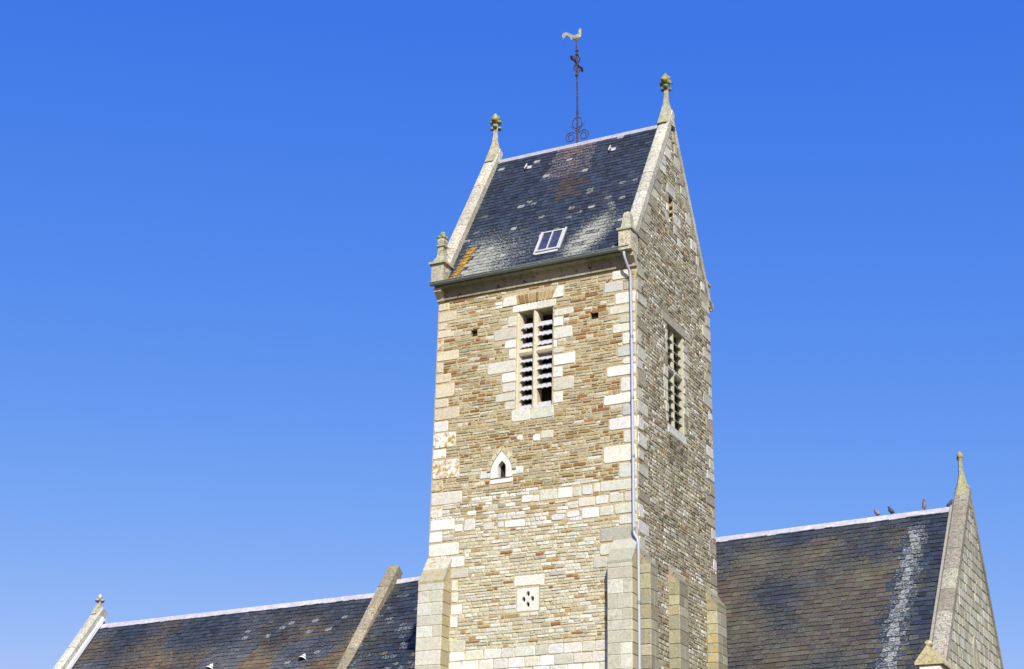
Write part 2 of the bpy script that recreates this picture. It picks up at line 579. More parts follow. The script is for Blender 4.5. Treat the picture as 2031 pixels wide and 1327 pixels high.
QR = [(-0.75, -0.25, 20.60, 20.90), (-0.99, -0.42, 20.24, 20.56), (-0.40, -0.03, 20.24, 20.52), (-0.66, -0.03, 19.82, 20.18), (-0.85, -0.03, 19.52, 19.78), (-0.52, -0.03, 19.22, 19.46), (-0.73, -0.03, 18.94, 19.20),
      (-0.43, -0.03, 18.56, 18.90), (-0.6, -0.03, 18.2, 18.5), (-0.43, -0.03, 17.95, 18.15), (-0.92, -0.03, 17.62, 17.93), (-0.50, -0.03, 17.14, 17.56), (-1.01, -0.03, 16.79, 17.10), (-0.45, -0.03, 16.42, 16.75),
      (-0.85, -0.03, 16.03, 16.38), (-0.41, -0.03, 15.62, 15.98), (-1.03, -0.03, 15.09, 15.57), (-0.55, -0.03, 14.62, 15.04), (-1.12, -0.03, 14.28, 14.57), (-0.40, -0.03, 13.93, 14.22), (-0.69, -0.03, 13.61, 13.90),
      (-0.56, -0.03, 13.31, 13.57), (-1.13, -0.03, 12.86, 13.26), (-1.13, -0.03, 12.50, 12.82), (-1.32, -0.91, 12.16, 12.46)]
BD = [(-2.97, -2.45, 14.24, 14.55), (-2.43, -1.98, 14.25, 14.55), (-1.96, -1.70, 14.25, 14.52), (-1.67, -1.36, 14.26, 14.54), (-1.33, -1.15, 14.30, 14.56), (-1.78, -1.29, 13.93, 14.19), (-1.27, -0.88, 13.95, 14.20),
      (-0.85, -0.44, 13.95, 14.2), (-1.13, -0.73, 13.60, 13.87), (-1.67, -1.17, 13.58, 13.88), (-3.54, -3.21, 14.24, 14.46), (-3.19, -3.0, 14.24, 14.44), (-5.38, -5.03, 13.62, 13.96), (-5.68, -5.43, 13.62, 13.84),
      (-4.74, -4.40, 13.58, 13.78), (-4.3, -4.1, 13.6, 13.78), (-4.06, -3.43, 13.57, 13.78), (-2.98, -2.59, 16.08, 16.31), (-3.22, -3.00, 16.03, 16.24), (-3.73, -3.55, 16.13, 16.29), (-5.3, -5.0, 14.05, 14.2), (-2.6, -2.2, 13.62, 13.8), (-2.15, -1.75, 13.66, 13.84)]
WB = [(-4.56, -4.34, 20.46, 20.57), (-4.55, -4.34, 20.34, 20.44), (-4.12, -3.83, 19.70, 20.05), (-4.57, -3.83, 19.31, 19.66), (-4.20, -3.83, 19.02, 19.27), (-4.07, -3.83, 18.66, 18.99), (-4.75, -3.83, 18.27, 18.63),
      (-4.28, -3.83, 17.95, 18.24), (-4.26, -3.83, 17.66, 17.93), (-4.45, -3.83, 17.37, 17.63), (-4.15, -3.83, 17.09, 17.34),
      (-2.61, -1.99, 19.79, 20.00), (-2.61, -2.32, 19.46, 19.76), (-2.61, -2.01, 19.07, 19.43), (-2.61, -2.5, 18.82, 19.05), (-2.61, -2.26, 18.62, 18.79), (-2.61, -1.91, 18.24, 18.59), (-2.61, -2.31, 17.88, 18.20), (-2.61, -1.96, 17.47, 17.85), (-2.61, -2.30, 17.09, 17.44)]
ASH = []   # the ashlar courses at the foot of the visible wall
z = 8.7
for h in (.30, .32, .30, .29, .29):
    u = -5.72
    while u < -.75:
        w = min(rnd.uniform(.35, .62), -.72 - u)
        ASH.append((u + .006, u + w - .006, z + .006, z + h - .006))
        u += w
    z += h
LINT = [(-3.98, -3.18, 20.13, 20.36), (-3.165, -2.55, 20.13, 20.37)]
SILL = [(-3.93, -3.32, 16.70, 17.06), (-3.305, -2.58, 16.70, 17.06)]
RELIEF = (-4.31, -2.28, 20.36, 20.72)
LANC = [(-4.58, -3.85, 14.90, 15.06), (-4.91, -4.46, 15.10, 15.33), (-3.92, -3.52, 15.12, 15.36)]
QLINT = (-3.74, -2.80, 11.86, 12.16)
front_blocks = QL + QR + BD + WB + ASH + SILL + LINT + LANC + [QLINT]
for b_ in front_blocks:
    m = MB()
    dd = rnd.uniform(.016, .026)
    cc = C(PALE, .12)
    al, lc = 0.0, (.40, .28, .05)
    if b_ in QL and b_[2] > 13.3 and rnd.random() < .7:
        al = rnd.uniform(.22, .42)
        lc = lin((196, 158, 66))
    if b_ in QR and rnd.random() < .35:
        cc = tuple(v * .76 for v in cc)
    if b_[2] > 17 and b_[3] < 20.9 and b_ in QL:
        cc = jit(lin((232, 220, 188)), .1)
    stone(m, FR, *b_, 0, dd, cc, al, lc, rough=True, j=.014)
    nm = 'sill_stone' if b_ in SILL else 'lintel_stone' if (b_ in LINT or b_ == QLINT) else 'dressed_block'
    m.build(nm, M_BLOCK, front_wall)

# relieving arch over the belfry window: two end blocks and thin upright stones
m = MB()
plate(m, FR, [(-4.31, 20.38), (-3.80, 20.38), (-3.86, 20.69), (-4.24, 20.66)], [], 0, .035, C(PALE, .05))
m.build('dressed_block', M_BLOCK, front_wall)
m = MB()
plate(m, FR, [(-2.66, 20.39), (-2.30, 20.39), (-2.28, 20.74), (-2.48, 20.74)], [], 0, .035, C(PALE, .05))
m.build('dressed_block', M_BLOCK, front_wall)
u = -3.78
while u < -2.72:
    w = rnd.uniform(.05, .085)
    t = (u + 3.2) / .55 * .10
    m = MB()
    plate(m, FR, [(u, 20.39), (u + w, 20.39), (u + w + t, 20.66 + rnd.uniform(-.02, .02)), (u + t, 20.66)], [], 0, .03,
          C([(2, (180, 142, 92)), (4, (196, 170, 124)), (2, (166, 122, 74))]))
    m.build('arch_stone', M_STONE, front_wall)
    u += w + rnd.uniform(.025, .06)

# --- rubble of the front wall
obst = [b_ for b_ in front_blocks] + [B_OPEN, L_OPEN, H1, H2, RELIEF, (-4.66, -3.74, 15.2, 15.6), (-4.5, -3.9, 15.5, 15.98), (-3.64, -2.95, 11.15, 11.86)]
rub = []


def front_pal(u, z):
    n = noise.noise(Vector((u * .6, z * .6, 3)))
    if z > 14.7:
        base = UPPER
        if n > .15 and rnd.random() < .17:
            return lin(rnd.choice(((168, 118, 72), (178, 130, 82), (158, 108, 68), (186, 140, 88))))
    elif z > 13.45:
        base = BAND if rnd.random() < .75 else UPPER
    else:
        base = LOWER
    return C(base, .12)[:3]


for s_ in courses(10.2, 20.9, .065, .13, lambda z: (TX0 + .04, TX1 - .03), .13, .42, obst, wavy=.06):
    rub.append(('F', s_))
    c_ = (s_[2] + s_[3]) / 2
SOB = []   # dressed blocks of the right-hand wall


def quoins(z0, z1, side, lo, hi):
    z = z0
    k = rnd.randint(0, 1)
    while z < z1:
        h = rnd.uniform(.26, .44)
        w = rnd.uniform(.55, .85) if k % 2 else rnd.uniform(.28, .42)
        SOB.append((lo + .02, lo + w, z, z + h - .02) if side == 0 else (hi - w, hi - .02, z, z + h - .02))
        z += h + (rnd.uniform(0, .1))
        k += 1


quoins(8.7, 21.2, 0, 0, TY1)
quoins(8.7, 21.9, 1, 0, TY1)
# jambs of the right belfry window and of the gable slit
for sgn, uu in ((-1, S_OPEN[0]), (1, S_OPEN[1])):
    z = 16.92
    while z < 19.9:
        h = rnd.uniform(.24, .42)
        w = rnd.choice((.16, .34, .22))
        h = min(h, 20.0 - z)
        SOB.append((uu - w, uu - .012, z, z + h - .015) if sgn < 0 else (uu + .012, uu + w, z, z + h - .015))
        z += h
SSILL = (2.26, 3.72, 16.60, 16.88)
SLINT = (1.95, 3.85, 20.04, 20.32)
SOB += [SSILL, SLINT]
SOB += [(2.38, 2.64, 23.5, 23.8), (2.44, 2.64, 23.85, 24.1), (2.36, 2.64, 24.15, 24.5), (3.04, 3.3, 23.3, 23.62), (3.04, 3.62, 23.66, 24.02), (3.04, 3.34, 24.05, 24.4), (2.5, 3.2, 24.5, 24.8), (2.55, 3.3, 23.1, 23.28), (3.35, 3.6, 23.0, 23.3)]
# stones stepped up under the gable coping
z = 21.95
k = 0
while z < 26.6:
    h = rnd.uniform(.32, .46)
    yn, yf = rakes(z + h * .5, -.03)
    w = rnd.uniform(.3, .5) if k % 2 else rnd.uniform(.5, .75)
    ww = min(w, (yf - yn) * .42)
    SOB.append((max(yn, .02), max(yn, 0) + ww, z, z + h - .02))
    SOB.append((min(yf, TY1) - ww * .8, min(yf, TY1 - .02), z, z + h - .02))
    z += h
    k += 1
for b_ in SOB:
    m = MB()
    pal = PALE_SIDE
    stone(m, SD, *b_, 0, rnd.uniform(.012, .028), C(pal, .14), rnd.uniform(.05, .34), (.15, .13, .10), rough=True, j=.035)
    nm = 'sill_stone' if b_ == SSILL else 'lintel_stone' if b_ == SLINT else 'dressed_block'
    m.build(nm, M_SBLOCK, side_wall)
for s_ in courses(8.7, 26.9, .07, .14, lambda z: (0.03, TY1 - .03) if z < 21.45 else (max(.03, rakes(z)[0]), min(TY1 - .03, rakes(z)[1])), .12, .38, SOB + [S_OPEN, G_OPEN], wavy=.06):
    rub.append(('S', s_))


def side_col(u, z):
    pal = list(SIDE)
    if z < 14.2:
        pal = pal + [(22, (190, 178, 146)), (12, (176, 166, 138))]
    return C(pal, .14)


def px_w(k, s_):
    return (s_[1] - s_[0]) * (58 if k == 'F' else 25) * (s_[3] - s_[2])


rub.sort(key=lambda r: -px_w(*r))
rest_f, rest_s = MB(), MB()
cnt = {'F': 0, 'S': 0}
LIM = {'F': 210, 'S': 85}
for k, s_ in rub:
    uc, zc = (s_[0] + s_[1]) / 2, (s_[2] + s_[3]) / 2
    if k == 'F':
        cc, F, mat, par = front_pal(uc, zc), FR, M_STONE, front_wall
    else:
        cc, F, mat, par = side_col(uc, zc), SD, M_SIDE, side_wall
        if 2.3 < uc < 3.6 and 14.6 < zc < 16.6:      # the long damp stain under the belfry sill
            f = 1 - .45 * (zc - 14.6) / 2
            cc = (cc[0] * f, cc[1] * f, cc[2] * f * .92)
    dd = rnd.uniform(.004, .024)
    if cnt[k] < LIM[k]:
        cnt[k] += 1
        m = MB()
        stone(m, F, *s_, 0, dd, cc)
        m.build('rubble_stone', mat, par)
    else:
        stone(rest_f if k == 'F' else rest_s, F, *s_, 0, dd, cc)
rest_f.build('rubble_masonry', M_STONE, front_wall, kind='stuff')
rest_s.build('rubble_masonry', M_SIDE, side_wall, kind='stuff')


# --- belfry louvres
def louvres(F, op, mull, n_up, n_low, zs_low, zs_up, tr, parent, missing=(), cB=None, mat=M_BLOCK, lm=None):
    a, b, p, q = op
    ml, mr = mull
    win = MB()
    cc = cB or C(PALE, .03)
    # chamfered frame: jamb strips, mullion with pointed nosing, transom
    dep = -.42
    mo = 0 if lm is None else .04
    win_o = None
    prism(win, [(ml, dep), (mr, dep), (mr, -.10 - mo), ((ml + mr) / 2 + .02, -.02 - mo), ((ml + mr) / 2 - .02, -.02 - mo), (ml, -.10 - mo)], lambda u, d, z: F(u, z, d), p, q, cc)
    win_o = win.build('belfry_window', mat, parent)
    m = MB()
    for (x0, x1) in ((a, ml), (mr, b)):
        prism(m, [(tr[0], dep), (tr[0], -.06), (tr[0] + .07, -.02), (tr[1], -.06), (tr[1], dep)], lambda z_, d, u: F(u, z_, d), x0, x1, cc)
    m.build('transom', mat, win_o)
    m = MB()
    prism(m, [(a, dep), (a, 0), (a + .04, -.03), (a + .09, -.16), (a + .09, dep)], lambda u, d, z: F(u, z, d), p, q, cc)
    m.build('jamb', mat, win_o)
    m = MB()
    prism(m, [(b, dep), (b, 0), (b - .02, -.03), (b - (.04 if lm is None else .022), -.16), (b - (.04 if lm is None else .022), dep)], lambda u, d, z: F(u, z, d), p, q, cc)
    m.build('jamb', mat, win_o)
    for side, (x0, x1) in enumerate(((a + .085, ml), (mr, b - .035))):
        for gi, zl in enumerate((zs_up, zs_low)):
            for i, z0 in enumerate(zl):
                if (side, gi, i) in missing:
                    continue
                m = MB()
                ns = 3
                wd = x1 - x0
                # scalloped lower edge: lobes hanging below the board
                edge = []
                K = 18
                for t in range(K + 1):
                    s_ = t / K
                    ph = s_ * ns
                    e = abs(sin(pi * ph))
                    edge.append((x0 + s_ * wd, -.042 * (1 - e ** .5)))
                L, th = (.26, radians(50)) if lm is None else (.13, radians(40))
                ou, oz = (-.09 if lm is None else -.075), z0
                def pt(u, s2, lift=0.0):
                    # s2 is measured up the board from its lower edge
                    return F(u, oz + s2 * sin(th) + lift * cos(th), ou - s2 * cos(th) + lift * sin(th))
                top = [pt(u, s2, .012) for u, s2 in edge]
                topb = [pt(u, L, .012) for u, s2 in edge]
                bot = [pt(u, s2, -.012) for u, s2 in edge]
                botb = [pt(u, L, -.012) for u, s2 in edge]
                for t in range(K):
                    m.face([top[t], top[t + 1], topb[t + 1], topb[t]])
                    m.face([bot[t + 1], bot[t], botb[t], botb[t + 1]])
                    m.face([bot[t], bot[t + 1], top[t + 1], top[t]])
                m.face([bot[0], top[0], topb[0], botb[0]])
                m.face([top[K], bot[K], botb[K], topb[K]])
                m.build('louvre', lm or M_LOUV, win_o)
    m = MB()
    F_ = F
    bd = -.55 if lm is None else -.20
    m.face([F_(a, p, bd), F_(b, p, bd), F_(b, q, bd), F_(a, q, bd)])
    m.face([F_(a, p, bd - .03), F_(a, q, bd - .03), F_(b, q, bd - .03), F_(b, p, bd - .03)])
    m.build('shade_sheet', M_DARK, win_o)  # near-black sheet: the shade behind the louvres is painted, no board meant


low = [17.09 + .292 * i for i in range(6)]
upz = [19.02 + .30 * i for i in range(3)]
louvres(FR, B_OPEN, (-3.335, -3.165), 3, 6, low, upz, (18.76, 18.95), front_wall, missing=((1, 1, 1),), cB=lin((232, 222, 192)))
low = [16.95 + .275 * i for i in range(6)]
upz = [18.80 + .29 * i for i in range(4)]
louvres(SD, S_OPEN, (2.93, 3.06), 4, 6, low, upz, (18.60, 18.76), side_wall, cB=lin((206, 202, 176)), mat=M_SBLOCK, lm=M_LOUV_S)


for F, op, dp, par in ((FR, H1, -.10, front_wall), (FR, H2, -.10, front_wall), (SD, G_OPEN, -.14, side_wall), (FR, L_OPEN, -.16, front_wall), (FR, Q_OPEN, -.22, front_wall)):
    m = MB()
    a_, b_, p_, q_ = op[0] + .002, op[1] - .002, op[2] + .002, op[3] - .002
    m.face([F(a_, p_, dp), F(b_, p_, dp), F(b_, q_, dp), F(a_, q_, dp)])
    m.build('shade_sheet', M_DARK, par)  # shallow dark sheet paints the shade that fills each hole
for i, (zz, w_) in enumerate(((23.70, .13), (23.93, .16), (24.16, .12))):
    m = MB()
    stone(m, SD, G_OPEN[1] - w_, G_OPEN[1] - .01, zz, zz + .12, -.13, .0, lin((196, 176, 130)), .2, j=.02)
    m.build('louvre', M_SBLOCK, side_wall)

# --- lancet slit with pointed surround
def arch(cu, z0, hw, hs, hp, n=7):
    """Outline of a pointed opening, counter-clockwise from lower left."""
    L_ = [(cu - hw, z0), (cu + hw, z0), (cu + hw, z0 + hs)]
    for i in range(1, n):
        t = i / n
        L_.append((cu + hw * (1 - t ** 1.7), z0 + hs + hp * t))
    L_.append((cu, z0 + hs + hp))
    for i in range(n - 1, 0, -1):
        t = i / n
        L_.append((cu - hw * (1 - t ** 1.7), z0 + hs + hp * t))
    L_.append((cu - hw, z0 + hs))
    return L_


m = MB()
plate(m, FR, arch(-4.20, 15.07, .34, .22, .58), [arch(-4.18, 15.072, .125, .32, .18)[::-1]], -.13, .05, C(PALE, .03))
lw = m.build('lancet_window', M_BLOCK, front_wall)
for sg in (-1, 1):
    for i in range(4):
        t0, t1 = i / 4, (i + .9) / 4
        def ap(t, e):
            hw, hp = .355 + e, .605 + e * 1.3
            return (-4.20 + sg * hw * (1 - t ** 1.7), 15.29 + hp * t)
        q_ = [ap(t0, 0), ap(t1, 0), ap(t1, .11), ap(t0, .11)]
        if sg > 0:
            q_ = q_[::-1]
        mm = MB()
        plate(mm, FR, q_, [], 0, .06, C([(1, (232, 220, 188)), (1, (216, 202, 166))], .06))
        mm.build('arch_stone', M_BLOCK, lw)

# --- little pierced panel under its lintel
def ell(cu, cz, a_, b_, n=10, tilt=0):
    return [(cu + a_ * cos(2 * pi * i / n) * cos(tilt) - b_ * sin(2 * pi * i / n) * sin(tilt), cz + a_ * cos(2 * pi * i / n) * sin(tilt) + b_ * sin(2 * pi * i / n) * cos(tilt)) for i in range(n)][::-1]


m = MB()
plate(m, FR, [(-3.63, 11.16), (-2.96, 11.16), (-2.96, 11.80), (-3.63, 11.80)],
      [ell(-3.29, 11.64, .055, .075), ell(-3.42, 11.49, .055, .08), ell(-3.155, 11.49, .055, .08), ell(-3.29, 11.34, .055, .08)], -.10, .012, lin((250, 246, 230)))
m.build('pierced_panel', M_BLOCK, front_wall)

# --- cornice under the eaves, in lengths
prof = [(0, 20.93), (.075, 20.93), (.075, 20.985), (.045, 21.0), (.05, 21.2), (.10, 21.25), (.30, 21.27), (.30, 21.36), (0, 21.36)]
x = TX0 + .0
cs = []
while x < -.30:
    w = min(rnd.uniform(.62, .95), -.24 - x)
    if -.24 - (x + w) < .3:
        w = -.24 - x
    cs.append((x, x + w))
    x += w
for a_, b_ in cs:
    m = MB()
    prism(m, prof, lambda d, z, t: (t, -d, z), a_ + .006, b_ - .006, C([(1, (180, 172, 148)), (1, (164, 154, 130)), (1, (194, 184, 156))], .06), .32, (.12, .11, .085))
    m.build('cornice_stone', M_BLOCK, tower)
for xx, zz in ((-5.76, 21.05), (-4.43, 21.06), (-3.55, 21.06), (-1.42, 21.10)):
    m = MB()
    tube(m, [(xx, -.05, zz), (xx, -.15, zz)], .028, 6)
    m.build('iron_peg', M_IRON, tower)

# --- gutter and downpipe
m = MB()
gy, gz_, gr = -.40, 21.40, .085
arc = [(gy - gr * cos(pi * i / 8), gz_ - gr * sin(pi * i / 8)) for i in range(9)]
arc2 = [(gy - (gr - .015) * cos(pi * i / 8), gz_ - (gr - .015) * sin(pi * i / 8)) for i in range(9)][::-1]
prism(m, arc + arc2, lambda y, z, t: (t, y, z), -6.60, -.03)
tube(m, [(-6.60, gy - gr - .005, gz_ + .005), (-.03, gy - gr - .005, gz_ + .005)], .014, 6)
gut = m.build('gutter', M_ZINC, tower)
for i in range(8):
    xx = -6.3 + i * .86
    mm = MB()
    tube(mm, [(xx, -.28, 21.37), (xx, gy + gr, 21.34), (xx, gy, 21.30), (xx, gy - gr - .01, 21.36), (xx, gy - gr - .015, 21.42)], .012, 4)
    mm.build('bracket', M_ZINC, gut)
m = MB()
tube(m, [(-.20, -.40, 21.33), (-.20, -.40, 21.18), (-.19, -.36, 21.05), (-.14, -.17, 20.75), (-.12, -.12, 20.6), (-.10, -.11, 18), (-.085, -.11, 13.05), (-.06, -.11, 12.96), (.03, -.13, 12.82), (.055, -.13, 12.65), (.06, -.13, 8), (.06, -.13, .1)], .040, 10)
pipe = m.build('downpipe', M_PIPE, tower, smooth=True)
for xx, yy, zz in ((-.103, -.11, 18.72), (-.097, -.11, 16.88), (-.09, -.11, 15.18), (-.086, -.11, 13.12), (.058, -.13, 11.1)):
    mm = MB()
    tube(mm, [(xx, yy, zz - .04), (xx, yy, zz + .04)], .052, 10)
    mm.box((xx - .015, yy + .04, zz - .015), (xx + .015, .0, zz + .015))
    mm.build('pipe_collar', M_ZINC, pipe)


# --- buttresses
def buttress(kind, u0_, u1_, d, zin, zout, mat, mort, pal, parent, top_l=None):
    F = FR if kind == 'F' else SD
    b0 = MB()
    e = .0
    pr = [(0, 0), (d, 0), (d, zout), (0, zin)]
    prism(b0, pr, lambda dd, z, u: F(u, z, dd), u0_ + .004, u1_ - .004)
    bo = b0.build('buttress', mort, parent)
    z = 8.7
    while z < zout - .12:
        h = min(rnd.uniform(.26, .42), zout - z)
        if zout - (z + h) < .15:
            h = zout - z
        ws = [u0_, u1_] if rnd.random() < .45 else [u0_, u0_ + (u1_ - u0_) * rnd.uniform(.35, .65), u1_]
        for p, q in zip(ws, ws[1:]):
            m = MB()
            stone(m, F, p + .002, q - .002, z + .003, z + h - .003, d, d + .012, C(pal, .06), rnd.uniform(.1, .36), (.34, .32, .24), rough=False, j=.004)
            m.build('buttress_block', mat, bo)
        # the cheek that faces the camera
        G = (lambda u, z_, dd: (u1_ + dd, -u, z_)) if kind == 'F' else (lambda u, z_, dd: (u, u0_ - dd, z_))
        m = MB()
        if kind == 'F':
            F2 = lambda u, z_, dd: (u1_ + dd, -d + u, z_)
        else:
            F2 = lambda u, z_, dd: (u, u0_ - dd, z_)
        pc = [(1, (212, 198, 160)), (1, (202, 186, 146))] if kind == 'F' else [(2, (204, 196, 162)), (1, (188, 176, 140)), (1, (178, 170, 142))]
        stone(m, F2, .005, d - .005, z + .005, z + h - .005, -.003, .014, C(pc, .1), rnd.uniform(.1, .3) if u0_ < 4 else rnd.uniform(.25, .46), lin((206, 176, 96)), rough=False, j=.004)
        m.build('buttress_block', mat, bo)
        z += h
    # weathered top in two slabs
    ov = .008
    for k in range(2):
        t0, t1 = k / 2, (k + 1) / 2
        zz0, zz1 = zout + (zin - zout) * t0, zout + (zin - zout) * t1
        d0_, d1_ = d * (1 - t0), d * (1 - t1)
        m = MB()
        prism(m, [(d0_ + (ov + .01), zz0 - .03), (d0_ + (ov + .01), zz0 + .035), (d1_ + ov - .005, zz1 + .02), (d1_ - .02, zz1 - .05), (d0_ - .05, zz0 - .03)],
              lambda dd, z_, u: F(u, z_, dd), u0_ - (.012 if kind == 'F' and u0_ > -6 else -.003), u1_ + .012, tuple(v * .78 for v in C(pal, .06)), .36 if top_l else .26, top_l or (.3, .28, .2))
        m.build('weathering_slab', mat, bo)
    return bo


PB_F = [(2, (226, 220, 200)), (1, (214, 207, 184)), (2, (238, 233, 216))]
buttress('F', -6.54, -5.74, .46, 12.90, 12.12, M_BLOCK, M_MORT, PB_F, front_wall, lin((196, 166, 72)))
buttress('F', -.71, -.002, .46, 12.90, 12.17, M_BLOCK, M_MORT, PB_F, front_wall)
PB = [(2, (186, 178, 150)), (1, (168, 158, 130)), (1, (204, 196, 168))]
buttress('S', .008, .52, .33, 12.62, 12.15, M_SBLOCK, M_MORT_S, PB, side_wall)
buttress('S', 2.10, 2.76, .33, 12.62, 12.15, M_SBLOCK, M_MORT_S, PB, side_wall)
buttress('S', 5.12, 5.90, .33, 12.62, 12.15, M_SBLOCK, M_MORT_S, PB, side_wall)


# --- roofs of slates
def slates(O, S, Nn, u_rng, length, expo, w, colf, lichf, parent, limit, first_top=False, mat=M_SLATE):
    """Courses of lapped slates. O: a point of the eave line at u=0; S up the slope; Nn outward."""
    specs = []
    rows = int(length / expo)
    for r in range(rows):
        s0 = r * expo
        u = u_rng[0](s0) - (w * .5 if r % 2 else 0)
        ue = u_rng[1](s0)
        while u < ue:
            ww = w * rnd.uniform(.86, 1.12)
            a_, b_ = max(u, u_rng[0](s0)), min(u + ww, ue)
            if b_ - a_ > .04:
                specs.append((r, s0, a_, b_))
            u += ww
    rest = MB()
    n = 0
    for r, s0, a_, b_ in specs:
        zj = rnd.uniform(-.014, .012)
        ll = expo * 1.35
        if s0 + ll > length:
            ll = length - s0
        lift = .026 + rnd.uniform(-.004, .008)
        g_ = .004
        P3 = lambda u, s_, h: O + Vector((u, 0, 0)) + S * s_ + Nn * h
        c0 = (a_ + b_) / 2
        cc = colf(c0, s0)
        al, lc = lichf(c0, s0)
        m = MB() if n < limit else rest
        sk = rnd.uniform(-.004, .004)
        t = .011
        cl = min(.03, (b_ - a_) * .2) * rnd.choice((0, .4, 1))
        V = [P3(a_ + g_, s0 + zj + sk + cl, lift), P3(a_ + g_ + cl, s0 + zj + sk, lift), P3(b_ - g_ - cl, s0 + zj - sk, lift), P3(b_ - g_, s0 + zj - sk + cl, lift),
             P3(b_ - g_, s0 + ll, .006), P3(a_ + g_, s0 + ll, .006),
             P3(a_ + g_, s0 + zj + sk + cl, lift - t), P3(a_ + g_ + cl, s0 + zj + sk, lift - t), P3(b_ - g_ - cl, s0 + zj - sk, lift - t), P3(b_ - g_, s0 + zj - sk + cl, lift - t)]
        V = [v + 0 * v for v in V]
        m.faces(V, [(0, 1, 2, 3, 4, 5), (6, 7, 1, 0), (7, 8, 2, 1), (8, 9, 3, 2), (9, 4, 3), (5, 6, 0)], cc, al, lc)
        if n < limit:
            m.build('slate', mat, parent)
        n += 1
    if rest.v:
        rest.build('slate_courses', mat, parent, kind='stuff')


def roof_base(name, pts, parent, mat=M_DARK):
    m = MB()
    m.faces(pts, [tuple(range(len(pts)))])
    return m.build(name, mat, parent)


S_T = Vector((0, 3.30, 5.83)).normalized()
N_T = Vector((0, -5.83, 3.30)).normalized()
RL = sqrt(3.3 ** 2 + 5.83 ** 2)
m = MB()
RX0, RX1 = -6.12, -.30
m.faces([(RX0, EY, EZ), (RX1, EY, EZ), (RX1, YC, 27.18), (RX0, YC, 27.18), (RX0, 2 * YC - EY, EZ), (RX1, 2 * YC - EY, EZ)], [(0, 1, 2, 3), (3, 2, 5, 4), (1, 0, 4, 5)])
troof = m.build('slate_roof', M_DARK, tower)
# ---- slate colours of the tower roof
BLUE = lin((56, 66, 82), 1.5)
WHL = lin((176, 178, 162))


def t_col(u, s_):
    z = EZ + s_ * .870
    y = EY + s_ * .493
    c = jit(BLUE, .38)
    dx = (u + 3.25) / .62
    dz_ = (27.3 - z) / 2.6
    f = max(0, 1 - dx * dx * .8) * max(0, 1 - dz_)
    if f > 0 and rnd.random() < .95 * f + .2:
        k = min(1, f * 1.3) * rnd.uniform(.6, 1)
        br = lin((110, 90, 84), 1.4)
        c = tuple(a_ * (1 - k) + b_ * k for a_, b_ in zip(c, br))
    g2 = max(0, 1 - ((u + 2.95) / .9) ** 2 - ((z - 24.9) / .8) ** 2)
    if rnd.random() < g2 * .9:
        c = jit(lin((74, 68, 64), 1.4), .2)
    if rnd.random() < .015:
        c = lin((170, 172, 165))
    return c


def t_field(p):
    u, z = p[0], p[2]
    dx = u + 5.4
    f1 = max(0, 1 - max(0, dx) / 2.3) * max(0, min(1, 1.3 - max(0, z - 21.7 - .12 * dx) / 1.6)) * min(1, max(0, (u + 6.1) * 2.5))
    f2 = max(0, 1 - abs(u + 1.75 - (z - 22) * .42) / .85) * max(0, 1 - abs(z - 22.25) / 1.35)
    base = .10 if z > 24.7 else .245 - max(0, z - 23.6) * .1
    return base + .29 * min(1, max(f1 * 1.1, f2 * 1.7))


def t_lich(u, s_):
    z = EZ + s_ * .870
    if u < -5.5 and z < 22.75 and abs(u + 5.93 - (z - 21.4) * .19) < .20:
        return (lambda p: .58 - 1.3 * abs(p[0] + 5.93 - (p[2] - 21.4) * .19)), lin((206, 160, 52))
    if abs(u + 3.25) < .75 and z > 25.5:
        return (lambda p: .34), lin((196, 180, 172))
    if z < 24.7 and rnd.random() < .07:
        return (lambda p: .40), jit(WHL, .12)
    return t_field, jit(WHL, .12)


slates(Vector((0, EY, EZ)), S_T, N_T, (lambda s_: RX0 + .0, lambda s_: RX1 - .0), RL - .04, .172, .215, t_col, t_lich, troof, 300)
# ridge of the tower roof
x = RX0
while x < RX1 - .05:
    w = min(.46, RX1 - x)
    m = MB()
    prism(m, [(-.11, -.15), (-.035, .045), (.035, .045), (.11, -.15), (.09, -.16), (0, -.0), (-.09, -.16)], lambda y, z, t: (t, YC + y * .8, 27.165 + z * .8), x, x + w - .004)
    m.build('ridge_tile', M_RIDGE_T, troof)
    x += w

# skylight
def on_roof(x, s_, h):
    return tuple(Vector((x, EY, EZ)) + S_T * s_ + N_T * h)


def rbox(mb, x0, x1, s0, s1, h0, h1):
    V = [on_roof(x0, s0, h0), on_roof(x1, s0, h0), on_roof(x1, s1, h0), on_roof(x0, s1, h0), on_roof(x0, s0, h1), on_roof(x1, s0, h1), on_roof(x1, s1, h1), on_roof(x0, s1, h1)]
    mb.faces(V, [(3, 2, 1, 0), (4, 5, 6, 7), (0, 1, 5, 4), (1, 2, 6, 5), (2, 3, 7, 6), (3, 0, 4, 7)])


SX0, SX1, SS0, SS1 = -3.24, -2.50, .68, 1.66
m = MB()
for q_ in ((SX0, SX0 + .045, SS0, SS1), (SX1 - .045, SX1, SS0, SS1), (SX0 + .045, SX1 - .045, SS0, SS0 + .06), (SX0 + .045, SX1 - .045, SS1 - .05, SS1), (-2.895, -2.86, SS0 + .06, SS1 - .05)):
    rbox(m, q_[0], q_[1], q_[2], q_[3], .03, .095)
sk = m.build('skylight', M_FRAME, troof)
for x0, x1 in ((SX0 + .045, -2.895), (-2.86, SX1 - .045)):
    m = MB()
    rbox(m, x0 + .002, x1 - .002, SS0 + .062, SS1 - .052, .04, .06)
    m.build('pane', M_GLASS, sk)
m = MB()
rbox(m, SX1 + .004, SX1 + .055, SS0 - .0, SS1 + .08, .03, .08)
rbox(m, SX0 - .05, SX1 + .0, SS0 - .10, SS0 - .004, .035, .05)
rbox(m, SX0 - .055, SX0 - .004, SS0 - .1, SS1 + .05, .03, .075)
m.build('flashing', M_FRAME, sk)
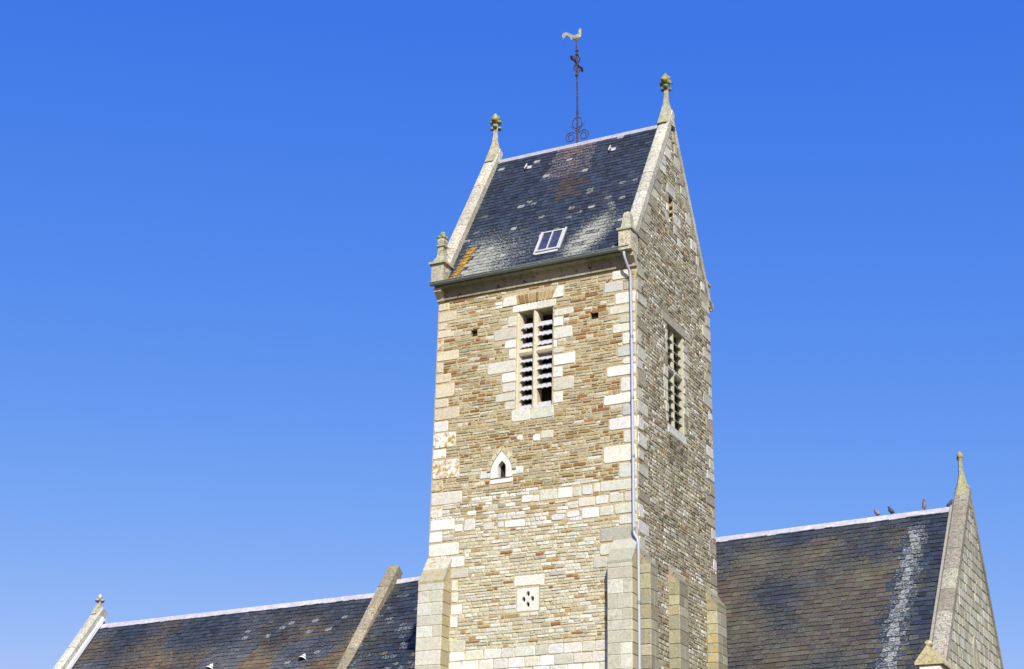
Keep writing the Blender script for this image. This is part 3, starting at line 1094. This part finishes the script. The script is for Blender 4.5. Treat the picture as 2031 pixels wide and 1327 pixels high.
# roof hooks near the ridge
for xx, s_ in ((-4.83, 5.72), (-1.84, 5.70)):
    m = MB()
    tube(m, [on_roof(xx - .10, s_ + .32, .05), on_roof(xx - .11, s_ + .1, .07), on_roof(xx - .06, s_ - .05, .12), on_roof(xx + .02, s_ + .06, .14)], .022, 5)
    rbox(m, xx - .02, xx + .13, s_ - .02, s_ + .13, .035, .06)
    m.build('roof_hook', M_LOUV, troof)


# --- gable copings of the tower
def coping(X0, X1, pnt, pft, n, parent, mat, c_pal, th=.26, al=.25, lc=(.30, .22, .08), thk_in=.05, side_strip=True, name='coping_stone', cut=0.0):
    """Coping stones along a rake from the foot pnt to the apex pft, both (y, z) of the top surface."""
    y0, z0 = pnt
    y1, z1 = pft
    L = sqrt((y1 - y0) ** 2 + (z1 - z0) ** 2)
    sy, sz = (y1 - y0) / L, (z1 - z0) / L
    ny, nz = (-sz, sy) if y1 > y0 else (sz, -sy)
    if nz < 0:
        ny, nz = -ny, -nz
    ts = [0]
    for i in range(n - 1):
        ts.append((i + 1 + rnd.uniform(-.2, .2)) / n)
    ts.append(1 - cut / L)
    for a_, b_ in zip(ts, ts[1:]):
        m = MB()
        j = rnd.uniform(-.008, .008)
        def f3(x, h, t):
            return (x, y0 + sy * L * t + ny * h, z0 + sz * L * t + nz * h)
        pr = [(X0, -th), (X1, -th), (X1, -.05), (X1 - .05, j), ((X0 + X1) / 2, j + .02), (X0 + .05, j), (X0, -.05)]
        prism(m, pr, f3, a_ + .004 / L, b_ - .006 / L, C(c_pal, .1), al * rnd.uniform(.4, 1.3), lc)
        m.build(name, mat, parent)


COP = [(2, (234, 229, 212)), (1, (220, 214, 194)), (1, (226, 219, 196))]
to = .34
for X0, X1 in ((-6.56, -6.13), (-.32, .05)):
    zk = 21.75
    yn, yf = rakes(zk, to - .06)
    cyl = (YC, EZ + (YC - EY + to - .06) * SL)
    coping(X0, X1, (yn, zk), cyl, 6, tower, M_COPE, COP, lc=lin((196, 150, 60)) if X0 < -5 else (.30, .26, .16), al=.3)
    coping(X0 + .005, X1 - .005, (yf, zk + .25), cyl, 6, tower, M_COPE, COP, cut=.16)
# moulded corner blocks (kneelers)
def slab(x0, x1, y0, y1, z0, z1, c, name='kneeler', mat=M_COPE, parent=tower, al=.2):
    m = MB()
    m.box((x0, y0, z0), (x1, y1, z1), c, al)
    return m.build(name, mat, parent)


def bud(m, x, y, z, r, c, al, lc):
    for k in range(4):
        t = pi / 4 + k * pi / 2
        lumpball(m, (x + r * .62 * cos(t), y + r * .62 * sin(t), z), (r * .42, r * .42, r * .38), c, k, al, lc)
    lumpball(m, (x, y, z + r * .5), (r * .55, r * .55, r * .8), c, 9, al, lc)
    lumpball(m, (x, y, z - r * .3), (r * .5, r * .5, r * .7), c, 5, al, lc)


FC = lin((206, 202, 172))
LG = lin((158, 154, 96))
# left kneeler and crocketed pinnacle
slab(-6.56, -6.14, -.46, .04, 21.36, 22.00, jit(lin((216, 208, 180)), .03))
m = MB()
loft(m, -6.35, -.21, [(22.0, .28, .32), (22.07, .28, .32), (22.12, .20, .22), (22.30, .12, .13), (22.42, .10, .11), (22.64, .09, .10), (22.655, .14, .14), (22.70, .14, .14), (22.71, .09, .09), (22.85, .12, .12), (22.93, .10, .10)],
     FC, 4, pi / 4, .35, LG)
pn = m.build('pinnacle', M_FIN, tower)
m = MB()
bud(m, -6.35, -.21, 22.98, .17, FC, .45, LG)
m.build('pinnacle_bud', M_FIN, pn, smooth=True)
# right kneeler and broken pinnacle
slab(-.34, .04, -.48, .06, 21.30, 21.92, jit(lin((228, 218, 188)), .03))
m = MB()
loft(m, -.15, -.22, [(21.92, .23, .30), (21.98, .24, .31), (22.02, .18, .20), (22.10, .15, .16), (22.3, .12, .13), (22.50, .11, .10), (22.56, .07, .08)], FC, 4, pi / 4, .25, LG)
lumpball(m, (-.15, -.22, 22.50), (.11, .11, .10), FC, 3, .3, LG)
m.build('pinnacle', M_FIN, tower)
# far kneeler and its bud
slab(-.34, .045, 5.95, 6.34, 21.95, 22.2, jit(lin((206, 198, 170)), .03))
m = MB()
loft(m, -.15, 6.24, [(22.2, .12, .14), (22.5, .09, .10), (22.62, .10, .10), (22.7, .12, .12)], FC, 4, pi / 4, .4, LG)
bud(m, -.15, 6.24, 22.85, .17, FC, .5, LG)
m.build('pinnacle', M_FIN, tower, smooth=False)
slab(-6.56, -6.14, 5.95, 6.34, 21.95, 22.4, jit(lin((206, 198, 170)), .03))
# consoles under the two ends of the gutter
for x0, x1 in ((-6.54, -6.3), (-.22, .03)):
    m = MB()
    prism(m, [(0, 20.9), (.08, 20.92), (.10, 21.0), (.22, 21.12), (.30, 21.16), (.30, 21.29), (0, 21.29)], lambda d, z, t: (t, -d, z), x0 + .003, x1 + .004, lin((206, 196, 164)))
    m.build('console', M_BLOCK, tower)
# finials on the two gables
for X in (-6.33, -.16):
    m = MB()
    loft(m, X, YC, [(27.0, .24, .46), (27.3, .21, .33), (27.6, .16, .21), (27.9, .10, .12), (28.2, .07, .08), (28.5, .075, .08), (28.6, .08, .08)], FC, 6, 0, .35, LG, .03)
    fo = m.build('finial', M_FIN, tower)
    m = MB()
    for k in range(4):
        t = k * pi / 2 + .1
        lumpball(m, (X + .11 * cos(t), YC + .13 * sin(t), 28.68 + (.05 if k % 2 else 0)), (.10, .10, .09), FC, k + X, .5, LG, .8)
    for k in range(3):
        t = k * 2.1 + .8
        lumpball(m, (X + .13 * cos(t), YC + .13 * sin(t), 28.48), (.085, .085, .07), FC, k + X, .5, LG, .7)
    lumpball(m, (X, YC, 28.78), (.15, .15, .20), FC, 2, .5, LG, .6)
    m.build('finial_cross', M_FIN, fo, smooth=True)

# ================================================================== NAVE (left) AND CHANCEL (middle and right)
RY = 12.0
CH_SL, NV_SL = 1.22, 1.40
EVY = 6.2


def ridge_z(x):
    return 15.65 + (x + 14.7) * .0262


chan = thing('chancel', (-4.4, 12, 0), 'long slate roofed chancel with pale ashlar end gable and carved kneeler, right of the tower', 'church')
nave = thing('nave', (-22, 12, 0), 'lower slate roofed nave with gable copings, at the left of the bell tower', 'church')
GX = 6.05     # inner side of the end gable


def church_roof(parent, x0, x1, zr0, zr1, sl, colf, lichf, expo, w, limit, vis_len):
    dy = RY - EVY
    e0, e1 = zr0 - sl * dy, zr1 - sl * dy
    tilt = (zr1 - zr0) / (x1 - x0)
    m = MB()
    bx = [(x0, EVY, e0), (x1, EVY, e1), (x1, RY, zr1), (x0, RY, zr0), (x0, 2 * RY - EVY, e0), (x1, 2 * RY - EVY, e1)]
    m.faces(bx, [(0, 1, 2, 3), (3, 2, 5, 4)])
    rf = m.build('slate_roof', M_DARK, parent)
    L = sqrt(dy * dy + (sl * dy) ** 2)
    S = Vector((0, dy, sl * dy)).normalized()
    Nn = Vector((0, -sl * dy, dy)).normalized()
    # slates only need to be cut one by one over the part of the slope that can be seen
    s_lo = L - vis_len
    O = Vector((0, EVY, e0)) + S * s_lo
    class OO:
        pass
    specs_O = O
    def shear(u):
        return tilt * (u - x0)
    _slates_sheared(specs_O, S, Nn, x0, x1, vis_len - .02, expo, w, lambda u, s_: colf(u, s_lo + s_, L), lambda u, s_: lichf(u, s_lo + s_, L), rf, limit, shear)
    m = MB()
    for i in range(int(s_lo / .4) + 1):
        a_, b_ = i * .4, min(s_lo + .1, (i + 1) * .4 + .05)
        if b_ <= a_:
            continue
        A = Vector((x0, EVY, e0)) + S * a_ + Nn * .03
        B = Vector((x0, EVY, e0)) + S * b_ + Nn * .008
        m.face([A, A + Vector((x1 - x0, 0, zr1 - zr0)), B + Vector((x1 - x0, 0, zr1 - zr0)), B], jit(BLUE, .1), .3, lin((120, 112, 90)))
    m.build('slate_courses', M_SLATE, rf, kind='stuff')
    # ridge
    x = x0
    while x < x1 - .02:
        ww = min(.5, x1 - x)
        za = zr0 + tilt * (x - x0)
        m = MB()
        prism(m, [(-.13, -.13), (-.04, .07), (.04, .07), (.13, -.13), (.11, -.14), (0, .02), (-.11, -.14)], lambda y, z, t: (t, RY + y, za + z + tilt * (t - x)), x, x + ww - .003)
        m.build('ridge_tile', M_RIDGE, rf)
        x += ww
    return rf, S, Nn, e0


def _slates_sheared(O, S, Nn, x0, x1, length, expo, w, colf, lichf, parent, limit, shear):
    rows = int(length / expo) + 1
    specs = []
    for r in range(rows):
        s0 = length - (rows - r) * expo
        u = x0 - (w * .5 if r % 2 else 0)
        while u < x1:
            ww = w * rnd.uniform(.85, 1.15)
            a_, b_ = max(u, x0), min(u + ww, x1)
            if b_ - a_ > .05:
                specs.append((s0, a_, b_))
            u += ww
    rest = MB()
    order = list(range(len(specs)))
    for n, i in enumerate(order):
        s0, a_, b_ = specs[i]
        zj = rnd.uniform(-.018, .014) - (.05 if rnd.random() < .015 else 0)
        ll = min(expo * 1.35, length - s0)
        lift = .028 + rnd.uniform(-.004, .018)
        g_, t = .005, .012
        c0 = (a_ + b_) / 2
        def P3(u, s_, h):
            return O + Vector((u, 0, shear(u))) + S * s_ + Nn * h
        cl = min(.035, (b_ - a_) * .2) * rnd.choice((0, .4, 1))
        V = [P3(a_ + g_, s0 + zj + cl, lift), P3(a_ + g_ + cl, s0 + zj, lift), P3(b_ - g_ - cl, s0 + zj, lift), P3(b_ - g_, s0 + zj + cl, lift), P3(b_ - g_, s0 + ll, .006), P3(a_ + g_, s0 + ll, .006),
             P3(a_ + g_, s0 + zj + cl, lift - t), P3(a_ + g_ + cl, s0 + zj, lift - t), P3(b_ - g_ - cl, s0 + zj, lift - t), P3(b_ - g_, s0 + zj + cl, lift - t)]
        al, lc = lichf(c0, s0)
        m = MB() if n < limit else rest
        m.faces(V, [(0, 1, 2, 3, 4, 5), (6, 7, 1, 0), (7, 8, 2, 1), (8, 9, 3, 2), (9, 4, 3), (5, 6, 0)], colf(c0, s0), al, lc)
        if n < limit:
            m.build('slate', M_SLATE, parent)
    rest.build('slate_courses', M_SLATE, parent, kind='stuff')


OLIVE = lin((118, 114, 92), 1.8)
BROWN = lin((118, 108, 88), 1.8)
RUST = lin((112, 100, 84), 1.8)
GREYL = lin((184, 188, 182))


def ch_col(u, s_, L):
    return jit(lin((52, 62, 76), 1.5), .4)


def ch_lich(u, s_, L):
    n2 = noise.noise(Vector((u * .45 + 9, s_ * .45, 5)))
    t = L - s_
    if u < -5:
        def f(p):
            n1 = noise.noise(Vector((p[0] * .5, p[2] * .6, 1)))
            return max(.05, .22 + .25 * n1 + min(.18, t * .05))
        if t > 3.9 and rnd.random() < .05:
            return .38, lin((186, 158, 96))
        if t > 1 and rnd.random() < .22:
            return .36, jit(GREYL, .2)
        return f, jit(rnd.choice((BROWN, OLIVE)), .25)
    w = u - 4.92 + (t - .5) * .03 - .12 * noise.noise(Vector((0, s_ * 1.3, 2)))   # the pale run-off streak near the end gable
    st = max(0, 1 - abs(w) / .62) * min(1, max(0, t - .35) / .8)
    if st > .05 and (st > .45 or rnd.random() < .5):
        return (lambda p: .24 + st * .20), jit(GREYL, .2)

    def f2(p):
        n1 = noise.noise(Vector((p[0] * .6, p[2] * .7, 1)))
        al = min(.46, .29 + t * .13) + .16 * n1
        if p[0] > 5.25:
            al -= .16
        if p[0] > 3.6 and t < 2.5:
            al -= .08
        return max(.06, al)
    lc = rnd.choice((OLIVE, OLIVE, BROWN)) if n2 > .0 else rnd.choice((BROWN, OLIVE, RUST))
    return f2, jit(lc, .22)


def nv_col(u, s_, L):
    return jit(lin((54, 63, 75), 1.5), .4)


def nv_lich(u, s_, L):
    t = L - s_
    n2 = noise.noise(Vector((u * .4 + 4, s_ * .5, 7)))

    def f(p):
        n1 = noise.noise(Vector((p[0] * .5, p[2] * .6, 11)))
        return max(.12, .31 + .2 * n1 + min(.14, t * .05))
    if t > 1.1 and u > -21 and rnd.random() < .05:
        return .42, GREYL
    lc = lin((122, 106, 80), 1.5) if n2 > -.1 else lin((108, 108, 108), 1.5)
    return f, jit(lc, .25)


rfc, S_C, N_C, e0c = church_roof(chan, -14.85, GX, ridge_z(-14.85), ridge_z(GX), CH_SL, ch_col, ch_lich, .22, .29, 300, 8.3)
rfn, S_N, N_N, e0n = church_roof(nave, -28.95, -15.2, 15.02, 15.22, NV_SL, nv_col, nv_lich, .20, .27, 300, 5.6)


def shell(parent, x0, x1, zt, name='wall', ez=None):
    m = MB()
    m.box((x0, EVY + .25, 0), (x1, 2 * RY - EVY - .25, zt))
    return m.build(name, M_MORT, parent)


shell(chan, -14.7, GX + .1, e0c + .1)
shell(nave, -28.9, -15.25, e0n + .1)


def gable_wall(parent, X0, X1, apex, foot_n, foot_f, zb, mat, name='gable_wall'):
    m = MB()
    pr = [(foot_n[0], zb), (foot_f[0], zb), foot_f, apex, foot_n]
    prism(m, pr, lambda y, z, t: (t, y, z), X0, X1)
    return m.build(name, mat, parent)


# end gable of the chancel (faces right)
apex = (12.55, 17.10)
fn, ff = (6.2, 9.45), (17.3, 8.5)
gw = gable_wall(chan, GX + .02, GX + .34, (apex[0], apex[1] - .2), (fn[0] + .15, fn[1] - .05), (ff[0] - .12, ff[1] - .05), 0, M_MORT_S)
GF = plane_at('S', GX + .34)
LW = (11.02, 11.62, 10.6, 11.98)
gob = [LW]


def g_rows(z):
    if z > apex[1] - .6:
        return (0, 0)
    tn = (z - fn[1]) / (apex[1] - fn[1])
    tf = (z - ff[1]) / (apex[1] - ff[1])
    yn = fn[0] + (apex[0] - fn[0]) * tn if tn > 0 else fn[0]
    yf = ff[0] + (apex[0] - ff[0]) * tf if tf > 0 else ff[0]
    return (yn + .24, yf - .14)


for b_ in courses(9.0, 16.9, .27, .36, g_rows, .34, .62, gob):
    m = MB()
    cc = C(PALE_CH, .08)
    if b_[3] > 14.2:
        cc = tuple(v * .82 for v in cc)
    stone(m, GF, *b_, 0, rnd.uniform(.02, .04), cc, rnd.uniform(0, .3), (.22, .20, .14), rough=False, j=.008)
    m.build('ashlar_block', M_SBLOCK, gw)
m = MB()
plate(m, GF, arch(11.32, 10.5, .30, .95, .48), [arch(11.32, 10.502, .12, .9, .3)[::-1]], -.16, .06, C(PALE_CH, .03))
wn_ = m.build('lancet_window', M_SBLOCK, gw)
m = MB()
plate(m, GF, arch(11.32, 10.52, .118, .87, .29), [ell(11.32, 11.42, .06, .10), ell(11.32, 11.12, .07, .09), ell(11.32, 10.82, .07, .1)], -.14, -.08, C(PALE_CH, .03))
m.build('tracery', M_SBLOCK, wn_)
m = MB()
m.box((GX + .345, 11.15, 10.5), (GX + .35, 11.5, 11.7))
m.build('shade_sheet', M_DARK, wn_)  # shade of the window opening, painted as a dark sheet behind the tracery
CHC = [(2, (184, 176, 156)), (1, (168, 160, 142)), (1, (198, 192, 172))]
coping(GX - .06, GX + .42, (6.15, 9.62), apex, 9, chan, M_COPE_D, CHC, th=.26)
coping(GX - .055, GX + .415, (ff[0] + .05, ff[1] + .05), apex, 11, chan, M_COPE_D, CHC, th=.24, cut=.2)
# thin moulded fillet along the inner edge of the near coping
m = MB()
L_ = sqrt((apex[0] - 6.3) ** 2 + (apex[1] - 9.62) ** 2)
yy0, zz0 = 6.2, 9.66
sy, sz = (apex[0] - 6.15) / L_, (apex[1] - 9.62) / L_
prism(m, [(GX - .16, -.20), (GX - .065, -.20), (GX - .065, -.06), (GX - .16, -.08)], lambda x, h, t: (x, yy0 + sy * t - sz * h, zz0 + sz * t + sy * h), 0, L_ - 1.0, lin((186, 180, 160)))
m.build('coping_fillet', M_SBLOCK, chan)
# finial of the end gable
m = MB()
XF, YF = GX + .16, 12.62
loft(m, XF, YF, [(16.7, .22, .42), (17.0, .19, .28), (17.3, .12, .17), (17.55, .075, .1), (17.8, .06, .07), (18.0, .06, .06)], lin((190, 186, 146)), 6, 0, .35, LG, .04)
fo = m.build('finial', M_FIN, chan)
m = MB()
lumpball(m, (XF, YF, 18.12), (.11, .11, .16), lin((196, 186, 140)), 4, .4, LG, .5)
lumpball(m, (XF, YF, 18.0), (.08, .08, .08), lin((196, 186, 140)), 6, .4, LG, .5)
m.build('finial_bud', M_FIN, fo, smooth=True)
# near kneeler: pier with gabled cap
KX0, KX1, KY0, KY1 = 5.98, 6.66, 5.40, 6.75
KZ = .30
m = MB()
m.box((KX0 + .05, KY0 + .05, 0), (KX1 - .04, KY1, 9.72 + KZ))
pier = m.build('gable_pier', M_MORT, chan)
for F2, a_, b_ in ((plane_at('F', KY0 + .05), KX0 + .05, KX1 - .04), (plane_at('S', KX1 - .04), KY0 + .05, KY1)):
    z = 8.2
    while z < 9.7 + KZ:
        h = min(.3, 9.72 + KZ - z)
        mm = MB()
        stone(mm, F2, a_ + .003, b_ - .003, z + .004, z + h - .004, 0, .02, C(PALE, .06), .1, rough=False, j=.003)
        mm.build('pier_block', M_BLOCK, pier)
        z += h
m = MB()
cx_, hw_ = (KX0 + KX1) / 2, (KX1 - KX0) / 2
prism(m, [(KX0 - .05, 9.72), (KX1 + .05, 9.72), (KX1 + .05, 9.80), (cx_ + .10, 10.16), (cx_, 10.28), (cx_ - .10, 10.16), (KX0 - .05, 9.80)], lambda x, z, t: (x, t, z + KZ), KY0 - .03, KY1, lin((222, 208, 160)), .3)
kn = m.build('kneeler_cap', M_COPE, chan)
m = MB()
lumpball(m, (cx_, KY0 + .12, 10.30 + KZ), (.12, .16, .10), lin((226, 214, 170)), 3, .3, LG, .15)
m.build('cap_knob', M_COPE, kn, smooth=True)

COPD = [(2, (196, 184, 156)), (1, (180, 168, 140)), (1, (206, 196, 168))]
# middle gable between nave and chancel
gm = gable_wall(nave, -15.25, -14.85, (12, 16.25), (EVY, 8.1), (17.8, 8.1), 0, M_SBLOCK)
coping(-15.28, -14.80, (6.2, 8.15), (12.0, 16.28), 9, nave, M_COPE_D, COPD, th=.42, lc=lin((200, 150, 60)))
coping(-15.275, -14.805, (17.8, 8.15), (12.0, 16.28), 9, nave, M_COPE_D, COPD, th=.42, cut=.34)
# left gable
gl = gable_wall(nave, -29.38, -29.0, (12, 15.78), (EVY, 7.7), (17.8, 7.7), 0, M_SBLOCK)
coping(-29.42, -28.98, (6.2, 7.75), (12.0, 15.83), 9, nave, M_COPE, COP, th=.40)
coping(-29.415, -28.985, (17.8, 7.75), (12.0, 15.83), 9, nave, M_COPE, COP, th=.40, cut=.32)
m = MB()
prism(m, [(-28.97, -.40), (-28.90, -.40), (-28.90, -.26), (-28.97, -.24)], lambda x, h, t: (x, 6.2 + .583 * t - .812 * h, 7.75 + .812 * t + .583 * h), 0, 9.6, (1, 1, 1))
m.build('verge_flashing', M_WHITE, nave)
m = MB()
loft(m, -29.2, 12, [(15.5, .2, .32), (15.8, .13, .2), (15.95, .07, .08), (16.05, .06, .07)], FC, 6, 0, .3, LG)
fo = m.build('finial', M_FIN, nave)
m = MB()
for dx, dy in ((.14, 0), (-.14, 0), (0, .15), (0, -.15)):
    lumpball(m, (-29.2 + dx, 12 + dy, 16.10), (.09, .09, .06), lin((216, 206, 176)), dx * 9 + dy * 5, .2, LG, .3)
lumpball(m, (-29.2, 12, 16.24), (.09, .09, .14), lin((236, 222, 196)), 2, .1, LG, .3)
m.build('finial_cross', M_FIN, fo, smooth=True)

# vents in the nave roof: small half-cone hoods
def vent(cx, cy, r, parent):
    m = MB()
    zc = 15.1 + .03 - NV_SL * (RY - cy)
    base = Vector((cx, cy, zc)) + N_N * .03
    n = 10
    tip = base + S_N * r * 1.9 + N_N * .01
    rim = [base + Vector((1, 0, 0)) * r * cos(pi * i / n) + N_N * r * 1.05 * sin(pi * i / n) for i in range(n + 1)]
    rin = [base + Vector((1, 0, 0)) * r * .9 * cos(pi * i / n) + N_N * r * .95 * sin(pi * i / n) - S_N * 0.0 for i in range(n + 1)]
    for i in range(n):
        m.face([rim[i], rim[i + 1], tip])
        m.face([rin[i + 1], rin[i], tip - N_N * .03])
        m.face([rim[i], rin[i], rin[i + 1], rim[i + 1]])
    vo = m.build('roof_vent', M_WHITE, parent)
    m = MB()
    bk = [p + S_N * .10 for p in rin]
    m.face([tuple(p) for p in bk])
    m.build('vent_grille', M_DARK, vo)


vent(-17.58, 10.12, .20, rfn)
vent(-21.72, 10.04, .20, rfn)

# ================================================================== WEATHER VANE
VX, VY = -3.29, 3.0
vane = thing('weather_vane', (VX, VY, 27.2), 'rusty iron weathervane with scrolls, small cross and pale cockerel on the tower ridge', 'weathervane')
m = MB()
tube(m, [(VX, VY, 27.15), (VX, VY, 28.5), (VX - .03, VY, 30.0), (VX - .06, VY, 31.12)], [.04, .032, .028, .02], 7)
m.build('rod', M_IRON, vane)
# scrolls in two planes
for dx, dy in ((1, 0), (-1, 0)):
    pts = []
    for t in range(0, 8):
        a_ = pi * .5 - t / 7 * pi * 1.05
        pts.append((.02 + .15 * max(0, cos(a_)), 27.96 + .20 * sin(a_)))
    cxx, czz = .24, 27.46
    for t in range(0, 26):
        a_ = pi * .80 - t / 25 * pi * 3.1
        r_ = .20 - .13 * t / 25
        pts.append((cxx + r_ * cos(a_), czz + r_ * sin(a_)))
    m = MB()
    k = 1 if dx else .8
    tube(m, [(VX + dx * p * k, VY + dy * p * k, z) for p, z in pts], .018, 5)
    m.build('scroll', M_IRON, vane)
# upper barbs
for s_ in (-1, 1):
    m = MB()
    tube(m, [(VX, VY, 27.62), (VX + s_ * .2, VY, 27.84), (VX + s_ * .30, VY, 27.98 if s_ > 0 else 27.9)], [.014, .012, .004], 5)
    tube(m, [(VX, VY, 28.15), (VX + s_ * .04, VY, 28.3), (VX + s_ * .07, VY, 28.42)], [.012, .010, .004], 5)
    m.build('barb', M_IRON, vane)
# cross: the arm stands across the ridge, foliate ends
cx0, cz0 = VX - .035, 30.22
m = MB()
tube(m, [(cx0, VY - .48, cz0), (cx0, VY + .48, cz0)], [.03, .03], 6)
tube(m, [(cx0, VY, cz0 - .45), (cx0, VY, cz0 + .5)], .035, 6)
for s_ in (-1, 1):
    tube(m, [(cx0, VY + s_ * .50, cz0), (cx0, VY + s_ * .42, cz0 + .09), (cx0, VY + s_ * .34, cz0 + .05)], .022, 5)
    tube(m, [(cx0, VY + s_ * .50, cz0), (cx0, VY + s_ * .42, cz0 - .09), (cx0, VY + s_ * .34, cz0 - .05)], .022, 5)
    for q_ in (-1, 1):
        tube(m, [(cx0 + .02, VY + s_ * .05, cz0 + q_ * .32), (cx0 + s_ * .07, VY + s_ * .10, cz0 + q_ * .24), (cx0, VY + s_ * .14, cz0 + q_ * .12), (cx0, VY + s_ * .05, cz0 + q_ * .05)], .022, 5)
for zz in (-.45, .35, .5):
    lumpball(m, (cx0, VY, cz0 + zz), (.06, .06, .05), (1, 1, 1), zz, 0, (.5, .5, .5), .3)
m.build('cross', M_IRON, vane)
# cockerel: a hollow beaten body, built as a rounded body with tail, neck, comb and beak
ckx, ckz = VX - .06, 31.12
outline = [(-.50, .40), (-.53, .30), (-.47, .20), (-.50, .12), (-.42, .22), (-.36, .30), (-.30, .26), (-.22, .17), (-.18, .08), (-.05, .02), (.02, .0), (.10, .02), (.17, .10), (.20, .22), (.19, .32), (.235, .33), (.19, .37),
           (.18, .42), (.15, .45), (.13, .40), (.11, .44), (.09, .40), (.08, .33), (.07, .25), (.0, .22), (-.12, .24), (-.22, .32), (-.30, .39), (-.40, .43)]
m = MB()
bm = bmesh.new()
K = len(outline)
tris = tessellate_polygon([[Vector((p[0], p[1], 0)) for p in outline]])
def thick(p):
    d = min(1, max(0, 1 - ((p[0] - .03) / .25) ** 2))
    return .015 + .0 * d
for s_ in (-1, 1):
    V = [(ckx + p[0], VY + s_ * .018, ckz + p[1]) for p in outline]
    m.faces(V, [tuple(t) if s_ < 0 else tuple(t[::-1]) for t in tris])
for i in range(K):
    p, q_ = outline[i], outline[(i + 1) % K]
    m.face([(ckx + p[0], VY - .018, ckz + p[1]), (ckx + q_[0], VY - .018, ckz + q_[1]), (ckx + q_[0], VY + .018, ckz + q_[1]), (ckx + p[0], VY + .018, ckz + p[1])])
lumpball(m, (ckx + .02, VY, ckz + .12), (.17, .07, .10), (1, 1, 1), 0, 0, (.5, .5, .5), .1)
lumpball(m, (ckx + .13, VY, ckz + .25), (.055, .045, .13), (1, 1, 1), 0, 0, (.5, .5, .5), .1)
bm.free()
m.build('cockerel', M_COCK, vane)

# ================================================================== PIGEONS
def pigeon(x, y, z, rz, mat, label, sc=1.0, up=0.0):
    me = bpy.data.meshes.new('pigeon')
    bm = bmesh.new()
    sp = [((-.15, 0, .045), (.022, .03)), ((-.09, 0, .09), (.06, .06)), ((-.02, 0, .14 + up * .3), (.10, .095)), ((.04, 0, .20 + up), (.09, .085)), ((.065, 0, .27 + up * 1.5), (.05, .048)), ((.085, 0, .32 + up * 1.6), (.044, .044)), ((.145, 0, .295 + up * 1.6), (.010, .009))]
    sk_ = bm.verts.layers.skin.new()
    vs = []
    for p, r in sp:
        v = bm.verts.new(p)
        v[sk_].radius = r
        vs.append(v)
    for a_, b_ in zip(vs, vs[1:]):
        bm.edges.new((a_, b_))
    for s_ in (-1, 1):
        h = bm.verts.new((0.0, s_ * .03, .06)); h[sk_].radius = (.016, .016)
        f = bm.verts.new((0.01, s_ * .03, .0)); f[sk_].radius = (.010, .010)
        bm.edges.new((vs[2], h)); bm.edges.new((h, f))
    vs[2][sk_].use_root = True
    bm.to_mesh(me)
    bm.free()
    o = bpy.data.objects.new('pigeon', me)
    col.objects.link(o)
    me.materials.append(mat)
    md = o.modifiers.new('skin', 'SKIN')
    md.use_smooth_shade = True
    o.modifiers.new('sub', 'SUBSURF').levels = 1
    o.modifiers['sub'].render_levels = 1
    o.location = (x, y, z)
    o.rotation_euler = (0, 0, rz)
    o.scale = (sc,) * 3
    o['label'] = label
    o['category'] = 'pigeon'
    o['group'] = 'pigeons perched along the chancel ridge'
    return o


pigeon(3.50, RY, ridge_z(3.5) + .068, radians(150), M_FEATH, 'pale grey pigeon perched on the ridge, the one nearest the bell tower', .88)
pigeon(3.97, RY, ridge_z(3.97) + .068, radians(160), M_FEATH2, 'dark pigeon perched on the ridge between a pale and a brown one', .9)
pigeon(5.06, RY, ridge_z(5.06) + .068, radians(-70), M_FEATH, 'slim brownish pigeon standing upright on the ridge, alone near the end gable', .88, .05)
pigeon(5.88, RY + .05, ridge_z(5.9) + .068, radians(20), M_FEATH2, 'dark pigeon half hidden against the coping of the end gable', .80)

for o in list(bpy.data.objects):
    if '_w' in o:
        del o['_w']
print('objects', len(bpy.data.objects), 'faces', sum(len(m_.polygons) for m_ in bpy.data.meshes))
